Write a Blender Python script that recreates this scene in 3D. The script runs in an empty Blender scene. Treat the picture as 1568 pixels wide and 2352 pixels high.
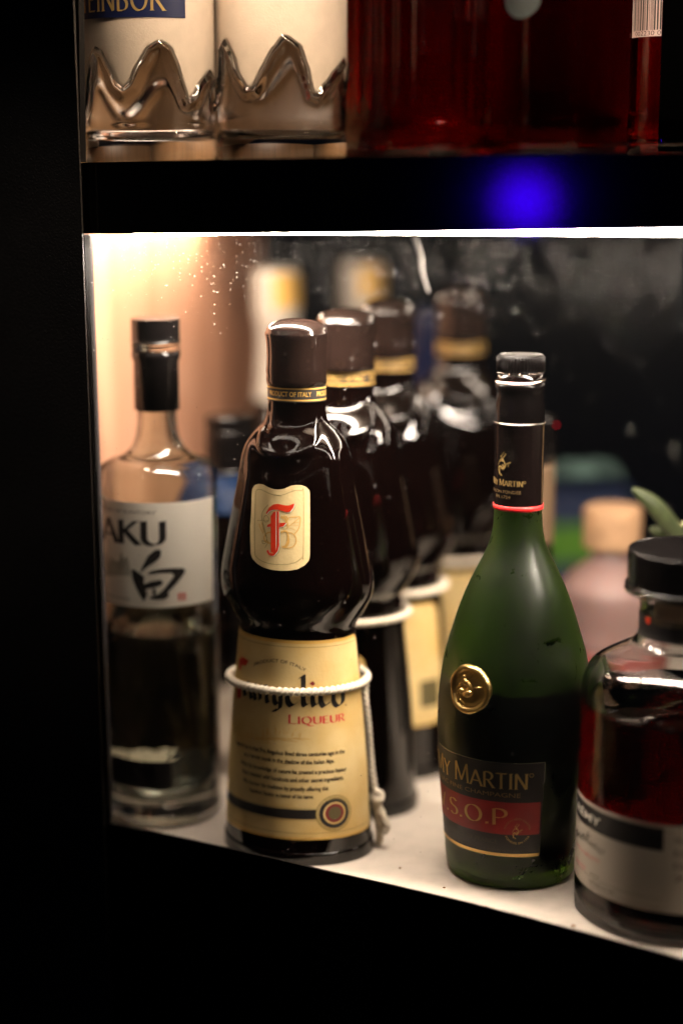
import bpy, bmesh, math, random
from mathutils import Vector, Matrix
random.seed(7)
S = bpy.context.scene
COL = S.collection
# ------------------------------------------------------------------ camera, world, light, exposure
CZ = 0.406; PITCH = math.radians(11.19); FP = 4200.0; CX, CY = 784.0, 1176.0
cam_d = bpy.data.cameras.new('camera'); cam = bpy.data.objects.new('camera', cam_d); COL.objects.link(cam)
cam.location = (0, 0, CZ); cam.rotation_euler = (math.radians(90) - PITCH, 0, 0)
cam_d.sensor_fit = 'VERTICAL'; cam_d.sensor_height = 36.0; cam_d.lens = FP / 2352 * 36
cam_d.clip_start = 0.02; cam_d.clip_end = 50
cam_d.dof.use_dof = True; cam_d.dof.focus_distance = 1.021; cam_d.dof.aperture_fstop = 1.45
S.camera = cam
W = bpy.data.worlds.new('World'); S.world = W; W.use_nodes = True
W.node_tree.nodes['Background'].inputs[0].default_value = (0.35, 0.4, 0.6, 1)
W.node_tree.nodes['Background'].inputs[1].default_value = 0.003
S.view_settings.view_transform = 'Standard'; S.view_settings.look = 'None'
S.view_settings.exposure = 0.38; S.view_settings.gamma = 1.0; S.view_settings.use_curve_mapping = False
LED_MAIN = 215.0; LED_UP = 150.0; LED_SIDE = 85.0; LED_BACK = 70.0
sl_d = bpy.data.lights.new('panel_fill', 'SPOT'); sl_o = bpy.data.objects.new('panel_fill', sl_d); COL.objects.link(sl_o)  # added spot that lifts the black side panel, no source in view
sl_d.energy = 1.6; sl_d.color = (1.0, 0.85, 0.7); sl_d.spot_size = math.radians(26); sl_d.spot_blend = 1.0; sl_d.shadow_soft_size = 0.03
sl_o.location = (-0.42, 0.55, 0.75); sl_o.rotation_euler = (Vector((-0.195, 1.03, 0.30)) - Vector(sl_o.location)).to_track_quat('-Z', 'Y').to_euler()
cy = S.cycles
cy.use_denoising = True; cy.max_bounces = 14; cy.transmission_bounces = 14; cy.transparent_max_bounces = 16
cy.sample_clamp_indirect = 4.0; cy.caustics_refractive = True; cy.caustics_reflective = True
cy.use_adaptive_sampling = True; cy.adaptive_threshold = 0.008

# ------------------------------------------------------------------ measuring helpers
TP, TC, TS = math.tan(PITCH), math.cos(PITCH), math.sin(PITCH)
def ray(px, py):
    u = (px - CX) / FP; v = (py - CY) / FP
    return Vector((u, TC - v * TS, -(TS + v * TC)))
ED = Vector((0.876, -0.482, 0)); DD = Vector((0.482, 0.876, 0)); P0 = Vector((-0.023, 0.976, 0))
def on_plane(px, py, b=0.0):                       # point of the cabinet's front plane, b metres behind it
    r = ray(px, py); o = P0 + DD * b - Vector((0, 0, CZ))
    t = (o.dot(DD)) / r.dot(DD)
    return Vector((0, 0, CZ)) + r * t
def at_y(px, py, Y):
    r = ray(px, py); return Vector((0, 0, CZ)) + r * (Y / r.y)
def sil(X0, Y0, px, py):                           # silhouette pixel -> (radius, height) round a vertical axis
    r = ray(px, py); h = math.hypot(r.x, r.y)
    d = abs(X0 * r.y - Y0 * r.x) / h
    D = math.sqrt(max(X0 * X0 + Y0 * Y0 - d * d, 1e-6))
    return d, CZ + r.z / h * D
def crop(x0, y0, sc):
    return lambda x, y: ((x0 + x * sc) * 0.6272, (y0 + y * sc) * 0.6272)

# ------------------------------------------------------------------ materials
def mat(name, col, rough=0.5, metal=0.0, trans=0.0, ior=1.5, coat=0.0, noise=0.0, nscale=60, bump=0.0, bscale=400,
        rnoise=0.0, col2=None, spec=0.5, sss=0.0):
    m = bpy.data.materials.new(name); m.use_nodes = True
    nt = m.node_tree; b = nt.nodes['Principled BSDF']
    b.inputs['Base Color'].default_value = (*col, 1); b.inputs['Roughness'].default_value = rough
    b.inputs['Metallic'].default_value = metal; b.inputs['Transmission Weight'].default_value = trans
    b.inputs['IOR'].default_value = ior; b.inputs['Coat Weight'].default_value = coat
    b.inputs['Specular IOR Level'].default_value = spec
    if sss:
        b.inputs['Subsurface Weight'].default_value = sss; b.inputs['Subsurface Scale'].default_value = 0.01
    tc = nt.nodes.new('ShaderNodeTexCoord')
    if noise:
        n = nt.nodes.new('ShaderNodeTexNoise'); n.inputs['Scale'].default_value = nscale; n.inputs['Detail'].default_value = 6
        nt.links.new(tc.outputs['Object'], n.inputs['Vector'])
        mx = nt.nodes.new('ShaderNodeMix'); mx.data_type = 'RGBA'
        c2 = col2 or tuple(c * (1 - noise) for c in col)
        mx.inputs[6].default_value = (*col, 1); mx.inputs[7].default_value = (*c2, 1)
        rmp = nt.nodes.new('ShaderNodeMapRange'); rmp.inputs[1].default_value = 0.38; rmp.inputs[2].default_value = 0.68
        nt.links.new(n.outputs['Fac'], rmp.inputs[0]); nt.links.new(rmp.outputs[0], mx.inputs[0])
        nt.links.new(mx.outputs[2], b.inputs['Base Color'])
    if rnoise:
        n = nt.nodes.new('ShaderNodeTexNoise'); n.inputs['Scale'].default_value = 45; n.inputs['Detail'].default_value = 5
        nt.links.new(tc.outputs['Object'], n.inputs['Vector'])
        rmp = nt.nodes.new('ShaderNodeMapRange'); rmp.inputs[1].default_value = 0.35; rmp.inputs[2].default_value = 0.7
        rmp.inputs[3].default_value = rough; rmp.inputs[4].default_value = rough + rnoise
        nt.links.new(n.outputs['Fac'], rmp.inputs[0]); nt.links.new(rmp.outputs[0], b.inputs['Roughness'])
    if bump:
        n = nt.nodes.new('ShaderNodeTexNoise'); n.inputs['Scale'].default_value = bscale; n.inputs['Detail'].default_value = 4
        nt.links.new(tc.outputs['Object'], n.inputs['Vector'])
        bp = nt.nodes.new('ShaderNodeBump'); bp.inputs['Strength'].default_value = bump; bp.inputs['Distance'].default_value = 0.0006
        nt.links.new(n.outputs['Fac'], bp.inputs['Height']); nt.links.new(bp.outputs[0], b.inputs['Normal'])
    return m
def emit(name, col, st):
    m = bpy.data.materials.new(name); m.use_nodes = True; nt = m.node_tree
    nt.nodes.remove(nt.nodes['Principled BSDF'])
    e = nt.nodes.new('ShaderNodeEmission'); e.inputs[0].default_value = (*col, 1); e.inputs[1].default_value = st
    nt.links.new(e.outputs[0], nt.nodes['Material Output'].inputs[0]); return m

M = {}
M['lacquer'] = mat('black_lacquer', (0.006, 0.005, 0.005), 0.07, coat=0.0)
M['vinyl'] = mat('black_textured_panel', (0.03, 0.026, 0.024), 0.42, bump=0.9, bscale=900, noise=0.5, nscale=9)
M['blackwood'] = mat('shading_and_blocker_black', (0.004, 0.003, 0.003), 0.6, spec=0.2)
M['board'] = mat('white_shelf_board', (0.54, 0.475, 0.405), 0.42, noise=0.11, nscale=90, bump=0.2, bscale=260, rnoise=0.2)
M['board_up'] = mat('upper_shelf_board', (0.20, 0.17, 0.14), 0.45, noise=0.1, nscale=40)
M['blackmatte'] = mat('matte_black_paper', (0.0003, 0.0003, 0.0003), 0.8, spec=0.0)
M['speck'] = mat('brown_crumb', (0.22, 0.12, 0.05), 0.8)
M['led'] = emit('led_strip_light', (1.0, 0.86, 0.72), LED_MAIN)
M['led_up'] = emit('upper_led_light', (1.0, 0.78, 0.55), LED_UP)
M['blue_lamp'] = emit('blue_lamp_glow', (0.045, 0.0, 1.0), 44)
M['led_back'] = emit('back_led_light', (1.0, 0.84, 0.68), LED_BACK)
M['led_side'] = emit('side_led_light', (1.0, 0.80, 0.60), LED_SIDE)
M['dimlamp'] = emit('dim_lamp_glow', (0.55, 0.75, 0.55), 0.8)
M['redglint'] = emit('red_glint', (1.0, 0.01, 0.03), 1.3)  # glow put in for a red glint on a cap, no lamp
M['darkglass'] = mat('black_brown_glass', (0.0015, 0.0005, 0.0004), 0.0, ior=1.50, rnoise=0.015, spec=0.5)
M['fcap'] = mat('brown_plastic_cap', (0.009, 0.005, 0.004), 0.06, rnoise=0.05, spec=0.5)
M['bcap'] = mat('black_plastic_cap', (0.0025, 0.002, 0.002), 0.11, rnoise=0.12, spec=0.2)
M['screw'] = mat('black_metal_screw_cap', (0.0022, 0.0016, 0.0016), 0.30, spec=0.10)
M['steel'] = mat('bright_tin_ring', (0.75, 0.62, 0.55), 0.18, metal=1.0)
M['sleeve'] = mat('brown_black_foil_sleeve', (0.0045, 0.0026, 0.0024), 0.17, noise=0.35, nscale=14, rnoise=0.1, spec=0.22)
M['redband'] = mat('red_foil_band', (0.75, 0.02, 0.02), 0.3)
M['gold'] = mat('gold_foil', (0.90, 0.60, 0.22), 0.30, metal=1.0, bump=0.1, bscale=120)
M['goldink'] = mat('gold_ink', (0.62, 0.42, 0.15), 0.38, metal=0.7)
M['goldband'] = mat('gold_neck_print', (0.70, 0.42, 0.10), 0.4, metal=0.3)
M['dullgold'] = mat('dull_gold_ink', (0.30, 0.20, 0.09), 0.4, metal=0.6)
M['faint'] = mat('faint_grey_ink', (0.045, 0.035, 0.02), 0.5)
M['cream'] = mat('cream_paper', (0.78, 0.60, 0.30), 0.6, noise=0.14, nscale=40, bump=0.15, bscale=700)
M['cream2'] = mat('aged_parchment_paper', (0.74, 0.56, 0.26), 0.6, noise=0.5, nscale=26, col2=(0.60, 0.38, 0.11), bump=0.15, bscale=700)
M['ochre'] = mat('ochre_print', (0.66, 0.38, 0.10), 0.6)
M['olive'] = mat('olive_line_print', (0.22, 0.16, 0.04), 0.6)
M['red'] = mat('red_ink', (0.62, 0.03, 0.004), 0.45)
M['redtext'] = mat('red_text_ink', (0.60, 0.06, 0.05), 0.5)
M['pinktext'] = mat('pink_text_ink', (0.62, 0.22, 0.20), 0.5)
M['ink'] = mat('black_ink', (0.012, 0.009, 0.008), 0.5)
M['brownink'] = mat('brown_ink', (0.10, 0.06, 0.03), 0.6)
M['darkred'] = mat('dark_red_seal', (0.17, 0.012, 0.015), 0.45)
M['greyseal'] = mat('olive_seal', (0.10, 0.08, 0.03), 0.5)
M['white'] = mat('white_paper', (0.88, 0.82, 0.70), 0.6, noise=0.06, nscale=30)
M['white2'] = mat('off_white_label', (0.58, 0.50, 0.40), 0.6, noise=0.1, nscale=30)
M['shade'] = mat('grey_wash_print', (0.38, 0.35, 0.27), 0.6, noise=0.5, nscale=60, col2=(0.6, 0.55, 0.45))
M['rblack'] = mat('black_label_paper', (0.008, 0.006, 0.006), 0.45)
M['rred'] = mat('red_label_band', (0.30, 0.008, 0.008), 0.4, noise=0.35, nscale=50)
M['silver'] = mat('silver_edge', (0.7, 0.66, 0.6), 0.25, metal=1.0)
M['rope'] = mat('cotton_rope', (0.80, 0.70, 0.55), 0.85, noise=0.15, nscale=300)
M['glass'] = mat('clear_glass', (1, 1, 1), 0.0, trans=1.0, ior=1.46)
M['gglass'] = mat('greenish_clear_glass', (0.94, 0.97, 0.91), 0.0, trans=1.0, ior=1.48)
M['spirit'] = mat('clear_spirit', (0.96, 0.97, 0.93), 0.0, trans=1.0, ior=1.34)
M['amber_old'] = mat('amber_spirit', (0.030, 0.0012, 0.0004), 0.0, trans=1.0, ior=1.35)
M['redliq_old'] = mat('red_liqueur', (0.09, 0.0015, 0.001), 0.02, trans=1.0, ior=1.36)
M['redglass'] = mat('dark_red_glass', (0.80, 0.03, 0.02), 0.01, trans=1.0, ior=1.5)
def liquid(name, col, dens, ior=1.35):
    m = mat(name, (1, 1, 1), 0.0, trans=1.0, ior=ior); nt = m.node_tree
    a = nt.nodes.new('ShaderNodeVolumeAbsorption'); a.inputs['Color'].default_value = (*col, 1); a.inputs['Density'].default_value = dens
    nt.links.new(a.outputs[0], nt.nodes['Material Output'].inputs['Volume']); return m
M['amber'] = liquid('amber_spirit', (0.88, 0.30, 0.03), 330)
M['redliq'] = liquid('red_liqueur', (0.88, 0.015, 0.015), 95)
M['cork'] = mat('pale_cork', (0.42, 0.25, 0.135), 0.7, noise=0.3, nscale=90)
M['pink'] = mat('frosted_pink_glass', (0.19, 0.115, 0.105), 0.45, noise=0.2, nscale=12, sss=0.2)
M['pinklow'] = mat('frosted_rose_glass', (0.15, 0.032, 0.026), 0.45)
M['bluefoil'] = mat('blue_paper', (0.0006, 0.008, 0.03), 0.5, spec=0.1)
M['greyfoil'] = mat('grey_label', (0.36, 0.36, 0.40), 0.45, noise=0.3, nscale=30)
M['whitefoil'] = mat('white_neck_foil', (0.50, 0.47, 0.42), 0.35)
M['darkblue'] = mat('dark_blue_glass', (0.002, 0.007, 0.035), 0.2)
M['bluebox'] = mat('blue_carton', (0.002, 0.014, 0.06), 0.5)
M['greenband'] = mat('lime_green_print', (0.06, 0.19, 0.005), 0.5)
M['leaf'] = mat('green_leaf', (0.035, 0.048, 0.014), 0.5, noise=0.5, nscale=120, bump=0.2, bscale=300)
M['leaf2'] = mat('leaf_stem', (0.30, 0.28, 0.14), 0.6)
M['pot'] = mat('dark_pot', (0.02, 0.02, 0.02), 0.5)
M['navy'] = mat('navy_label', (0.004, 0.008, 0.045), 0.4)
M['paper_up'] = mat('beige_matte_label', (0.52, 0.43, 0.35), 0.7, noise=0.1, nscale=90, bump=0.2, bscale=900)
M['barcode_paper'] = mat('pinkish_white_label', (0.40, 0.28, 0.27), 0.6)
M['strip_edge'] = mat('grey_glass_edge', (0.035, 0.03, 0.032), 0.3, noise=0.5, nscale=30)
def wood(name, c1, c2, rough):
    m = bpy.data.materials.new(name); m.use_nodes = True; nt = m.node_tree; b = nt.nodes['Principled BSDF']
    tc = nt.nodes.new('ShaderNodeTexCoord'); mp = nt.nodes.new('ShaderNodeMapping')
    mp.inputs['Scale'].default_value = (55, 55, 1.6); n = nt.nodes.new('ShaderNodeTexNoise'); n.inputs['Detail'].default_value = 7
    n.inputs['Scale'].default_value = 1.4; n.inputs['Distortion'].default_value = 0.4
    nt.links.new(tc.outputs['Object'], mp.inputs[0]); nt.links.new(mp.outputs[0], n.inputs['Vector'])
    r = nt.nodes.new('ShaderNodeValToRGB'); r.color_ramp.elements[0].position = 0.35; r.color_ramp.elements[1].position = 0.66
    r.color_ramp.elements[0].color = (*c1, 1); r.color_ramp.elements[1].color = (*c2, 1)
    nt.links.new(n.outputs['Fac'], r.inputs[0]); nt.links.new(r.outputs[0], b.inputs['Base Color'])
    b.inputs['Roughness'].default_value = rough; return m
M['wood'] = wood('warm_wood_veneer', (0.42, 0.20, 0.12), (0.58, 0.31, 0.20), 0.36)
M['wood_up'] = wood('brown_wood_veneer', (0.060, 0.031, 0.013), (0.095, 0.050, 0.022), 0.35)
# frosted green glass: light passes softly, skin scatters a little
def frosted():
    m = mat('frosted_green_glass', (0.16, 0.30, 0.042), 0.24, trans=1.0, ior=1.42)
    nt = m.node_tree; b = nt.nodes['Principled BSDF']
    tc = nt.nodes.new('ShaderNodeTexCoord'); n = nt.nodes.new('ShaderNodeTexNoise'); n.inputs['Scale'].default_value = 42
    n.inputs['Detail'].default_value = 8; n.inputs['Roughness'].default_value = 0.7; n.inputs['Distortion'].default_value = 1.2
    nt.links.new(tc.outputs['Object'], n.inputs['Vector'])
    r = nt.nodes.new('ShaderNodeMapRange'); r.inputs[1].default_value = 0.61; r.inputs[2].default_value = 0.64
    r.inputs[3].default_value = 0.33; r.inputs[4].default_value = 0.05
    nt.links.new(n.outputs['Fac'], r.inputs[0]); nt.links.new(r.outputs[0], b.inputs['Roughness'])
    return m
M['frost'] = frosted()
def dusty_pane():
    m = bpy.data.materials.new('dusty_clear_glass_pane'); m.use_nodes = True; nt = m.node_tree
    nt.nodes.remove(nt.nodes['Principled BSDF']); L = nt.links.new
    tr = nt.nodes.new('ShaderNodeBsdfTransparent'); tr.inputs[0].default_value = (0.97, 0.97, 0.97, 1)
    gl = nt.nodes.new('ShaderNodeBsdfGlossy'); gl.inputs['Roughness'].default_value = 0.03
    fr = nt.nodes.new('ShaderNodeFresnel'); fr.inputs[0].default_value = 1.3
    mx = nt.nodes.new('ShaderNodeMixShader'); L(fr.outputs[0], mx.inputs[0]); L(tr.outputs[0], mx.inputs[1]); L(gl.outputs[0], mx.inputs[2])
    df = nt.nodes.new('ShaderNodeBsdfTranslucent'); df.inputs[0].default_value = (0.8, 0.78, 0.75, 1)
    tc = nt.nodes.new('ShaderNodeTexCoord'); sep = nt.nodes.new('ShaderNodeSeparateXYZ'); L(tc.outputs['Object'], sep.inputs[0])
    # density of settled grime rises towards the top rail
    top = nt.nodes.new('ShaderNodeMapRange'); top.inputs[1].default_value = 0.315; top.inputs[2].default_value = 0.362; L(sep.outputs[2], top.inputs[0])
    top2 = nt.nodes.new('ShaderNodeMapRange'); top2.inputs[1].default_value = 0.12; top2.inputs[2].default_value = 0.362; L(sep.outputs[2], top2.inputs[0])
    vo = nt.nodes.new('ShaderNodeTexVoronoi'); vo.inputs['Scale'].default_value = 560; L(tc.outputs['Object'], vo.inputs['Vector'])
    sep2 = nt.nodes.new('ShaderNodeSeparateColor'); L(vo.outputs['Color'], sep2.inputs[0])
    # speck when cell distance < size and the cell's random value < density
    sz = nt.nodes.new('ShaderNodeMath'); sz.operation = 'MULTIPLY'; sz.inputs[1].default_value = 0.17; L(sep2.outputs[1], sz.inputs[0])
    c1 = nt.nodes.new('ShaderNodeMath'); c1.operation = 'LESS_THAN'; L(vo.outputs['Distance'], c1.inputs[0]); L(sz.outputs[0], c1.inputs[1])
    dn = nt.nodes.new('ShaderNodeMath'); dn.operation = 'MULTIPLY_ADD'; dn.inputs[1].default_value = 0.9; dn.inputs[2].default_value = 0.02; L(top.outputs[0], dn.inputs[0])
    dn2 = nt.nodes.new('ShaderNodeMath'); dn2.operation = 'MULTIPLY_ADD'; dn2.inputs[1].default_value = 0.10; L(top2.outputs[0], dn2.inputs[0]); L(dn.outputs[0], dn2.inputs[2])
    c2 = nt.nodes.new('ShaderNodeMath'); c2.operation = 'LESS_THAN'; L(sep2.outputs[0], c2.inputs[0]); L(dn2.outputs[0], c2.inputs[1])
    sp = nt.nodes.new('ShaderNodeMath'); sp.operation = 'MULTIPLY'; L(c1.outputs[0], sp.inputs[0]); L(c2.outputs[0], sp.inputs[1])
    sp2 = nt.nodes.new('ShaderNodeMath'); sp2.operation = 'MULTIPLY'; sp2.inputs[1].default_value = 0.38; L(sp.outputs[0], sp2.inputs[0])
    n = nt.nodes.new('ShaderNodeTexNoise'); n.inputs['Scale'].default_value = 48; n.inputs['Detail'].default_value = 10; n.inputs['Roughness'].default_value = 0.7
    L(tc.outputs['Object'], n.inputs['Vector'])
    nr = nt.nodes.new('ShaderNodeMapRange'); nr.inputs[1].default_value = 0.40; nr.inputs[2].default_value = 0.75; L(n.outputs['Fac'], nr.inputs[0])
    tp2 = nt.nodes.new('ShaderNodeMath'); tp2.operation = 'POWER'; tp2.inputs[1].default_value = 2.5; L(top.outputs[0], tp2.inputs[0])
    film = nt.nodes.new('ShaderNodeMath'); film.operation = 'MULTIPLY'; L(nr.outputs[0], film.inputs[0]); L(tp2.outputs[0], film.inputs[1])
    film2 = nt.nodes.new('ShaderNodeMath'); film2.operation = 'MULTIPLY_ADD'; film2.inputs[1].default_value = 0.010; film2.inputs[2].default_value = 0.0004; L(film.outputs[0], film2.inputs[0])
    ad = nt.nodes.new('ShaderNodeMath'); ad.operation = 'ADD'; ad.use_clamp = True; L(film2.outputs[0], ad.inputs[0]); L(sp2.outputs[0], ad.inputs[1])
    m2 = nt.nodes.new('ShaderNodeMixShader'); L(ad.outputs[0], m2.inputs[0]); L(mx.outputs[0], m2.inputs[1]); L(df.outputs[0], m2.inputs[2])
    L(m2.outputs[0], nt.nodes['Material Output'].inputs[0]); return m
M['pane'] = dusty_pane()

# ------------------------------------------------------------------ object helpers
def link(name, me, mats, parent=None, smooth=True, loc=None):
    o = bpy.data.objects.new(name, me); COL.objects.link(o)
    for m in (mats if isinstance(mats, (list, tuple)) else [mats]): me.materials.append(M[m] if isinstance(m, str) else m)
    if smooth:
        for p in me.polygons: p.use_smooth = True
    if parent: o.parent = parent
    return o
def from_bm(name, bm, mats, parent=None, smooth=True, fix=True):
    if fix: bmesh.ops.recalc_face_normals(bm, faces=bm.faces)
    me = bpy.data.meshes.new(name); bm.to_mesh(me); bm.free(); return link(name, me, mats, parent, smooth)
def tag(o, label, cat, group=None):
    o['label'] = label; o['category'] = cat
    if group: o['group'] = group
    return o
def structure(o): o['kind'] = 'structure'; return o
def thing(name, label, cat, loc, yaw=0, group=None):
    o = bpy.data.objects.new(name, None); COL.objects.link(o); o.location = loc; o.rotation_euler = (0, 0, yaw)
    o.empty_display_size = 0.02
    return tag(o, label, cat, group)
def smoothprof(pts, n=8):                          # Catmull-Rom through (r, z)
    out = []
    P = [pts[0]] + list(pts) + [pts[-1]]
    for i in range(1, len(P) - 2):
        a, b, c, d = P[i - 1], P[i], P[i + 1], P[i + 2]
        for k in range(n):
            t = k / n
            q = [0.5 * (2 * b[j] + (c[j] - a[j]) * t + (2 * a[j] - 5 * b[j] + 4 * c[j] - d[j]) * t * t + (3 * b[j] - a[j] - 3 * c[j] + d[j]) * t ** 3) for j in (0, 1)]
            out.append((max(q[0], 0.0), q[1]))
    out.append(tuple(pts[-1])); return out
def lathe(name, prof, mats, parent, n=96, k=1.0, disp=None, closed_ends=True, smooth=True):
    bm = bmesh.new(); rings = []
    for (r, z) in prof:
        ring = []
        for i in range(n):
            a = 2 * math.pi * i / n
            rr = r + (disp(a, z, r) if disp else 0)
            ring.append(bm.verts.new((rr * math.sin(a), -k * rr * math.cos(a), z)))
        rings.append(ring)
    for j in range(len(rings) - 1):
        for i in range(n):
            bm.faces.new((rings[j][i], rings[j][(i + 1) % n], rings[j + 1][(i + 1) % n], rings[j + 1][i]))
    if closed_ends:
        bm.faces.new(rings[0]); bm.faces.new(rings[-1])
    return from_bm(name, bm, mats, parent, smooth)
def loft_mesh(name, prof, mats, parent, n=96, k=1.0, disp=None):
    """closed lathe whose profile starts and ends near the axis (walls with thickness)"""
    return lathe(name, prof, mats, parent, n, k, disp, True)
def box(name, x0, x1, y0, y1, z0, z1, m, parent=None, bev=0.0, sub=None):
    bm = bmesh.new(); bmesh.ops.create_cube(bm, size=1)
    for v in bm.verts:
        v.co = Vector(((x0 + x1) / 2 + v.co.x * (x1 - x0), (y0 + y1) / 2 + v.co.y * (y1 - y0), (z0 + z1) / 2 + v.co.z * (z1 - z0)))
    if bev: bmesh.ops.bevel(bm, geom=bm.edges[:], offset=bev, segments=3, affect='EDGES')
    return from_bm(name, bm, m, parent, False)
def slab(name, quad, off, m, parent=None, bev=0.0):  # quad of points pushed by vector off
    bm = bmesh.new(); a = [bm.verts.new(p) for p in quad]; b = [bm.verts.new(Vector(p) + off) for p in quad]
    bm.faces.new(a); bm.faces.new(b[::-1]); n = len(a)
    for i in range(n): bm.faces.new((a[i], b[i], b[(i + 1) % n], a[(i + 1) % n]))
    bmesh.ops.recalc_face_normals(bm, faces=bm.faces)
    if bev: bmesh.ops.bevel(bm, geom=bm.edges[:], offset=bev, segments=2, affect='EDGES')
    return from_bm(name, bm, m, parent, False)
def tube(name, pts, r, m, parent, seg=10, twist=0.0, lobes=3, amp=0.0, closed=False, rf=None):
    bm = bmesh.new(); rings = []; n = len(pts); up = Vector((0, 0, 1)); dist = 0
    for i, p in enumerate(pts):
        p = Vector(p)
        a = Vector(pts[(i - 1) % n] if (closed or i > 0) else pts[i]); b = Vector(pts[(i + 1) % n] if (closed or i < n - 1) else pts[i])
        t = (b - a).normalized()
        u = t.cross(Vector((0.3, 0.2, 1)).normalized()); u.normalize(); v = t.cross(u)
        if i: dist += (p - Vector(pts[i - 1])).length
        rr = r * (rf(i / (n - 1)) if rf else 1)
        rings.append([bm.verts.new(p + (u * math.cos(2 * math.pi * k / seg) + v * math.sin(2 * math.pi * k / seg)) * rr *
                                   (1 + amp * math.cos(lobes * 2 * math.pi * k / seg + dist * twist))) for k in range(seg)])
    for j in range(n if closed else n - 1):
        q = rings[(j + 1) % n]
        for k in range(seg): bm.faces.new((rings[j][k], rings[j][(k + 1) % seg], q[(k + 1) % seg], q[k]))
    if not closed: bm.faces.new(rings[0]); bm.faces.new(rings[-1])
    return from_bm(name, bm, m, parent)
def curvepts(pts, n=10, closed=False):
    P = [Vector(p) for p in pts]; N = len(P); out = []
    for i in range(N if closed else N - 1):
        g = (lambda q: P[q % N]) if closed else (lambda q: P[min(max(q, 0), N - 1)])
        a, b, c, d = g(i - 1), g(i), g(i + 1), g(i + 2)
        for k in range(n):
            t = k / n; out.append(0.5 * (2 * b + (c - a) * t + (2 * a - 5 * b + 4 * c - d) * t * t + (3 * b - a - 3 * c + d) * t ** 3))
    if not closed: out.append(P[-1])
    return out

# ------------------------------------------------------------------ bottle surface: labels and print are wrapped on it
class Surf:
    def __init__(s, pos, yaw, prof, k=1.0):
        s.pos, s.yaw, s.k = Vector(pos), yaw, k; s.prof = sorted(((z, r) for r, z in prof)); s.rot = Matrix.Rotation(-yaw, 3, 'Z')
    def R(s, z):
        P = s.prof
        if z <= P[0][0]: return P[0][1]
        if z >= P[-1][0]: return P[-1][1]
        for i in range(len(P) - 1):
            if P[i][0] <= z <= P[i + 1][0]:
                d = P[i + 1][0] - P[i][0]; t = 0 if d < 1e-9 else (z - P[i][0]) / d
                return P[i][1] + (P[i + 1][1] - P[i][1]) * t
    def at(s, phi, z, off):
        r = s.R(z); n = Vector((math.sin(phi) * s.k, -math.cos(phi), 0)).normalized()
        return Vector((r * math.sin(phi), -s.k * r * math.cos(phi), z)) + n * off
    def hit(s, px, py):
        o = s.rot @ (Vector((0, 0, CZ)) - s.pos); d = s.rot @ ray(px, py)
        f = lambda t: (lambda p: math.hypot(p.x, p.y / s.k) - s.R(p.z))(o + d * t)
        t0 = s.pos.length * 0.8; best = (1e9, t0); prev = f(t0); t = t0; step = 0.0015; res = None
        for i in range(170):
            t += step; v = f(t)
            if v < best[0]: best = (v, t)
            if v <= 0:
                a, b = t - step, t
                for _ in range(16):
                    m = (a + b) / 2
                    if f(m) > 0: a = m
                    else: b = m
                res = a; break
        if res is None: res = best[1]
        p = o + d * res
        return math.atan2(p.x, -p.y / s.k), p.z

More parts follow.
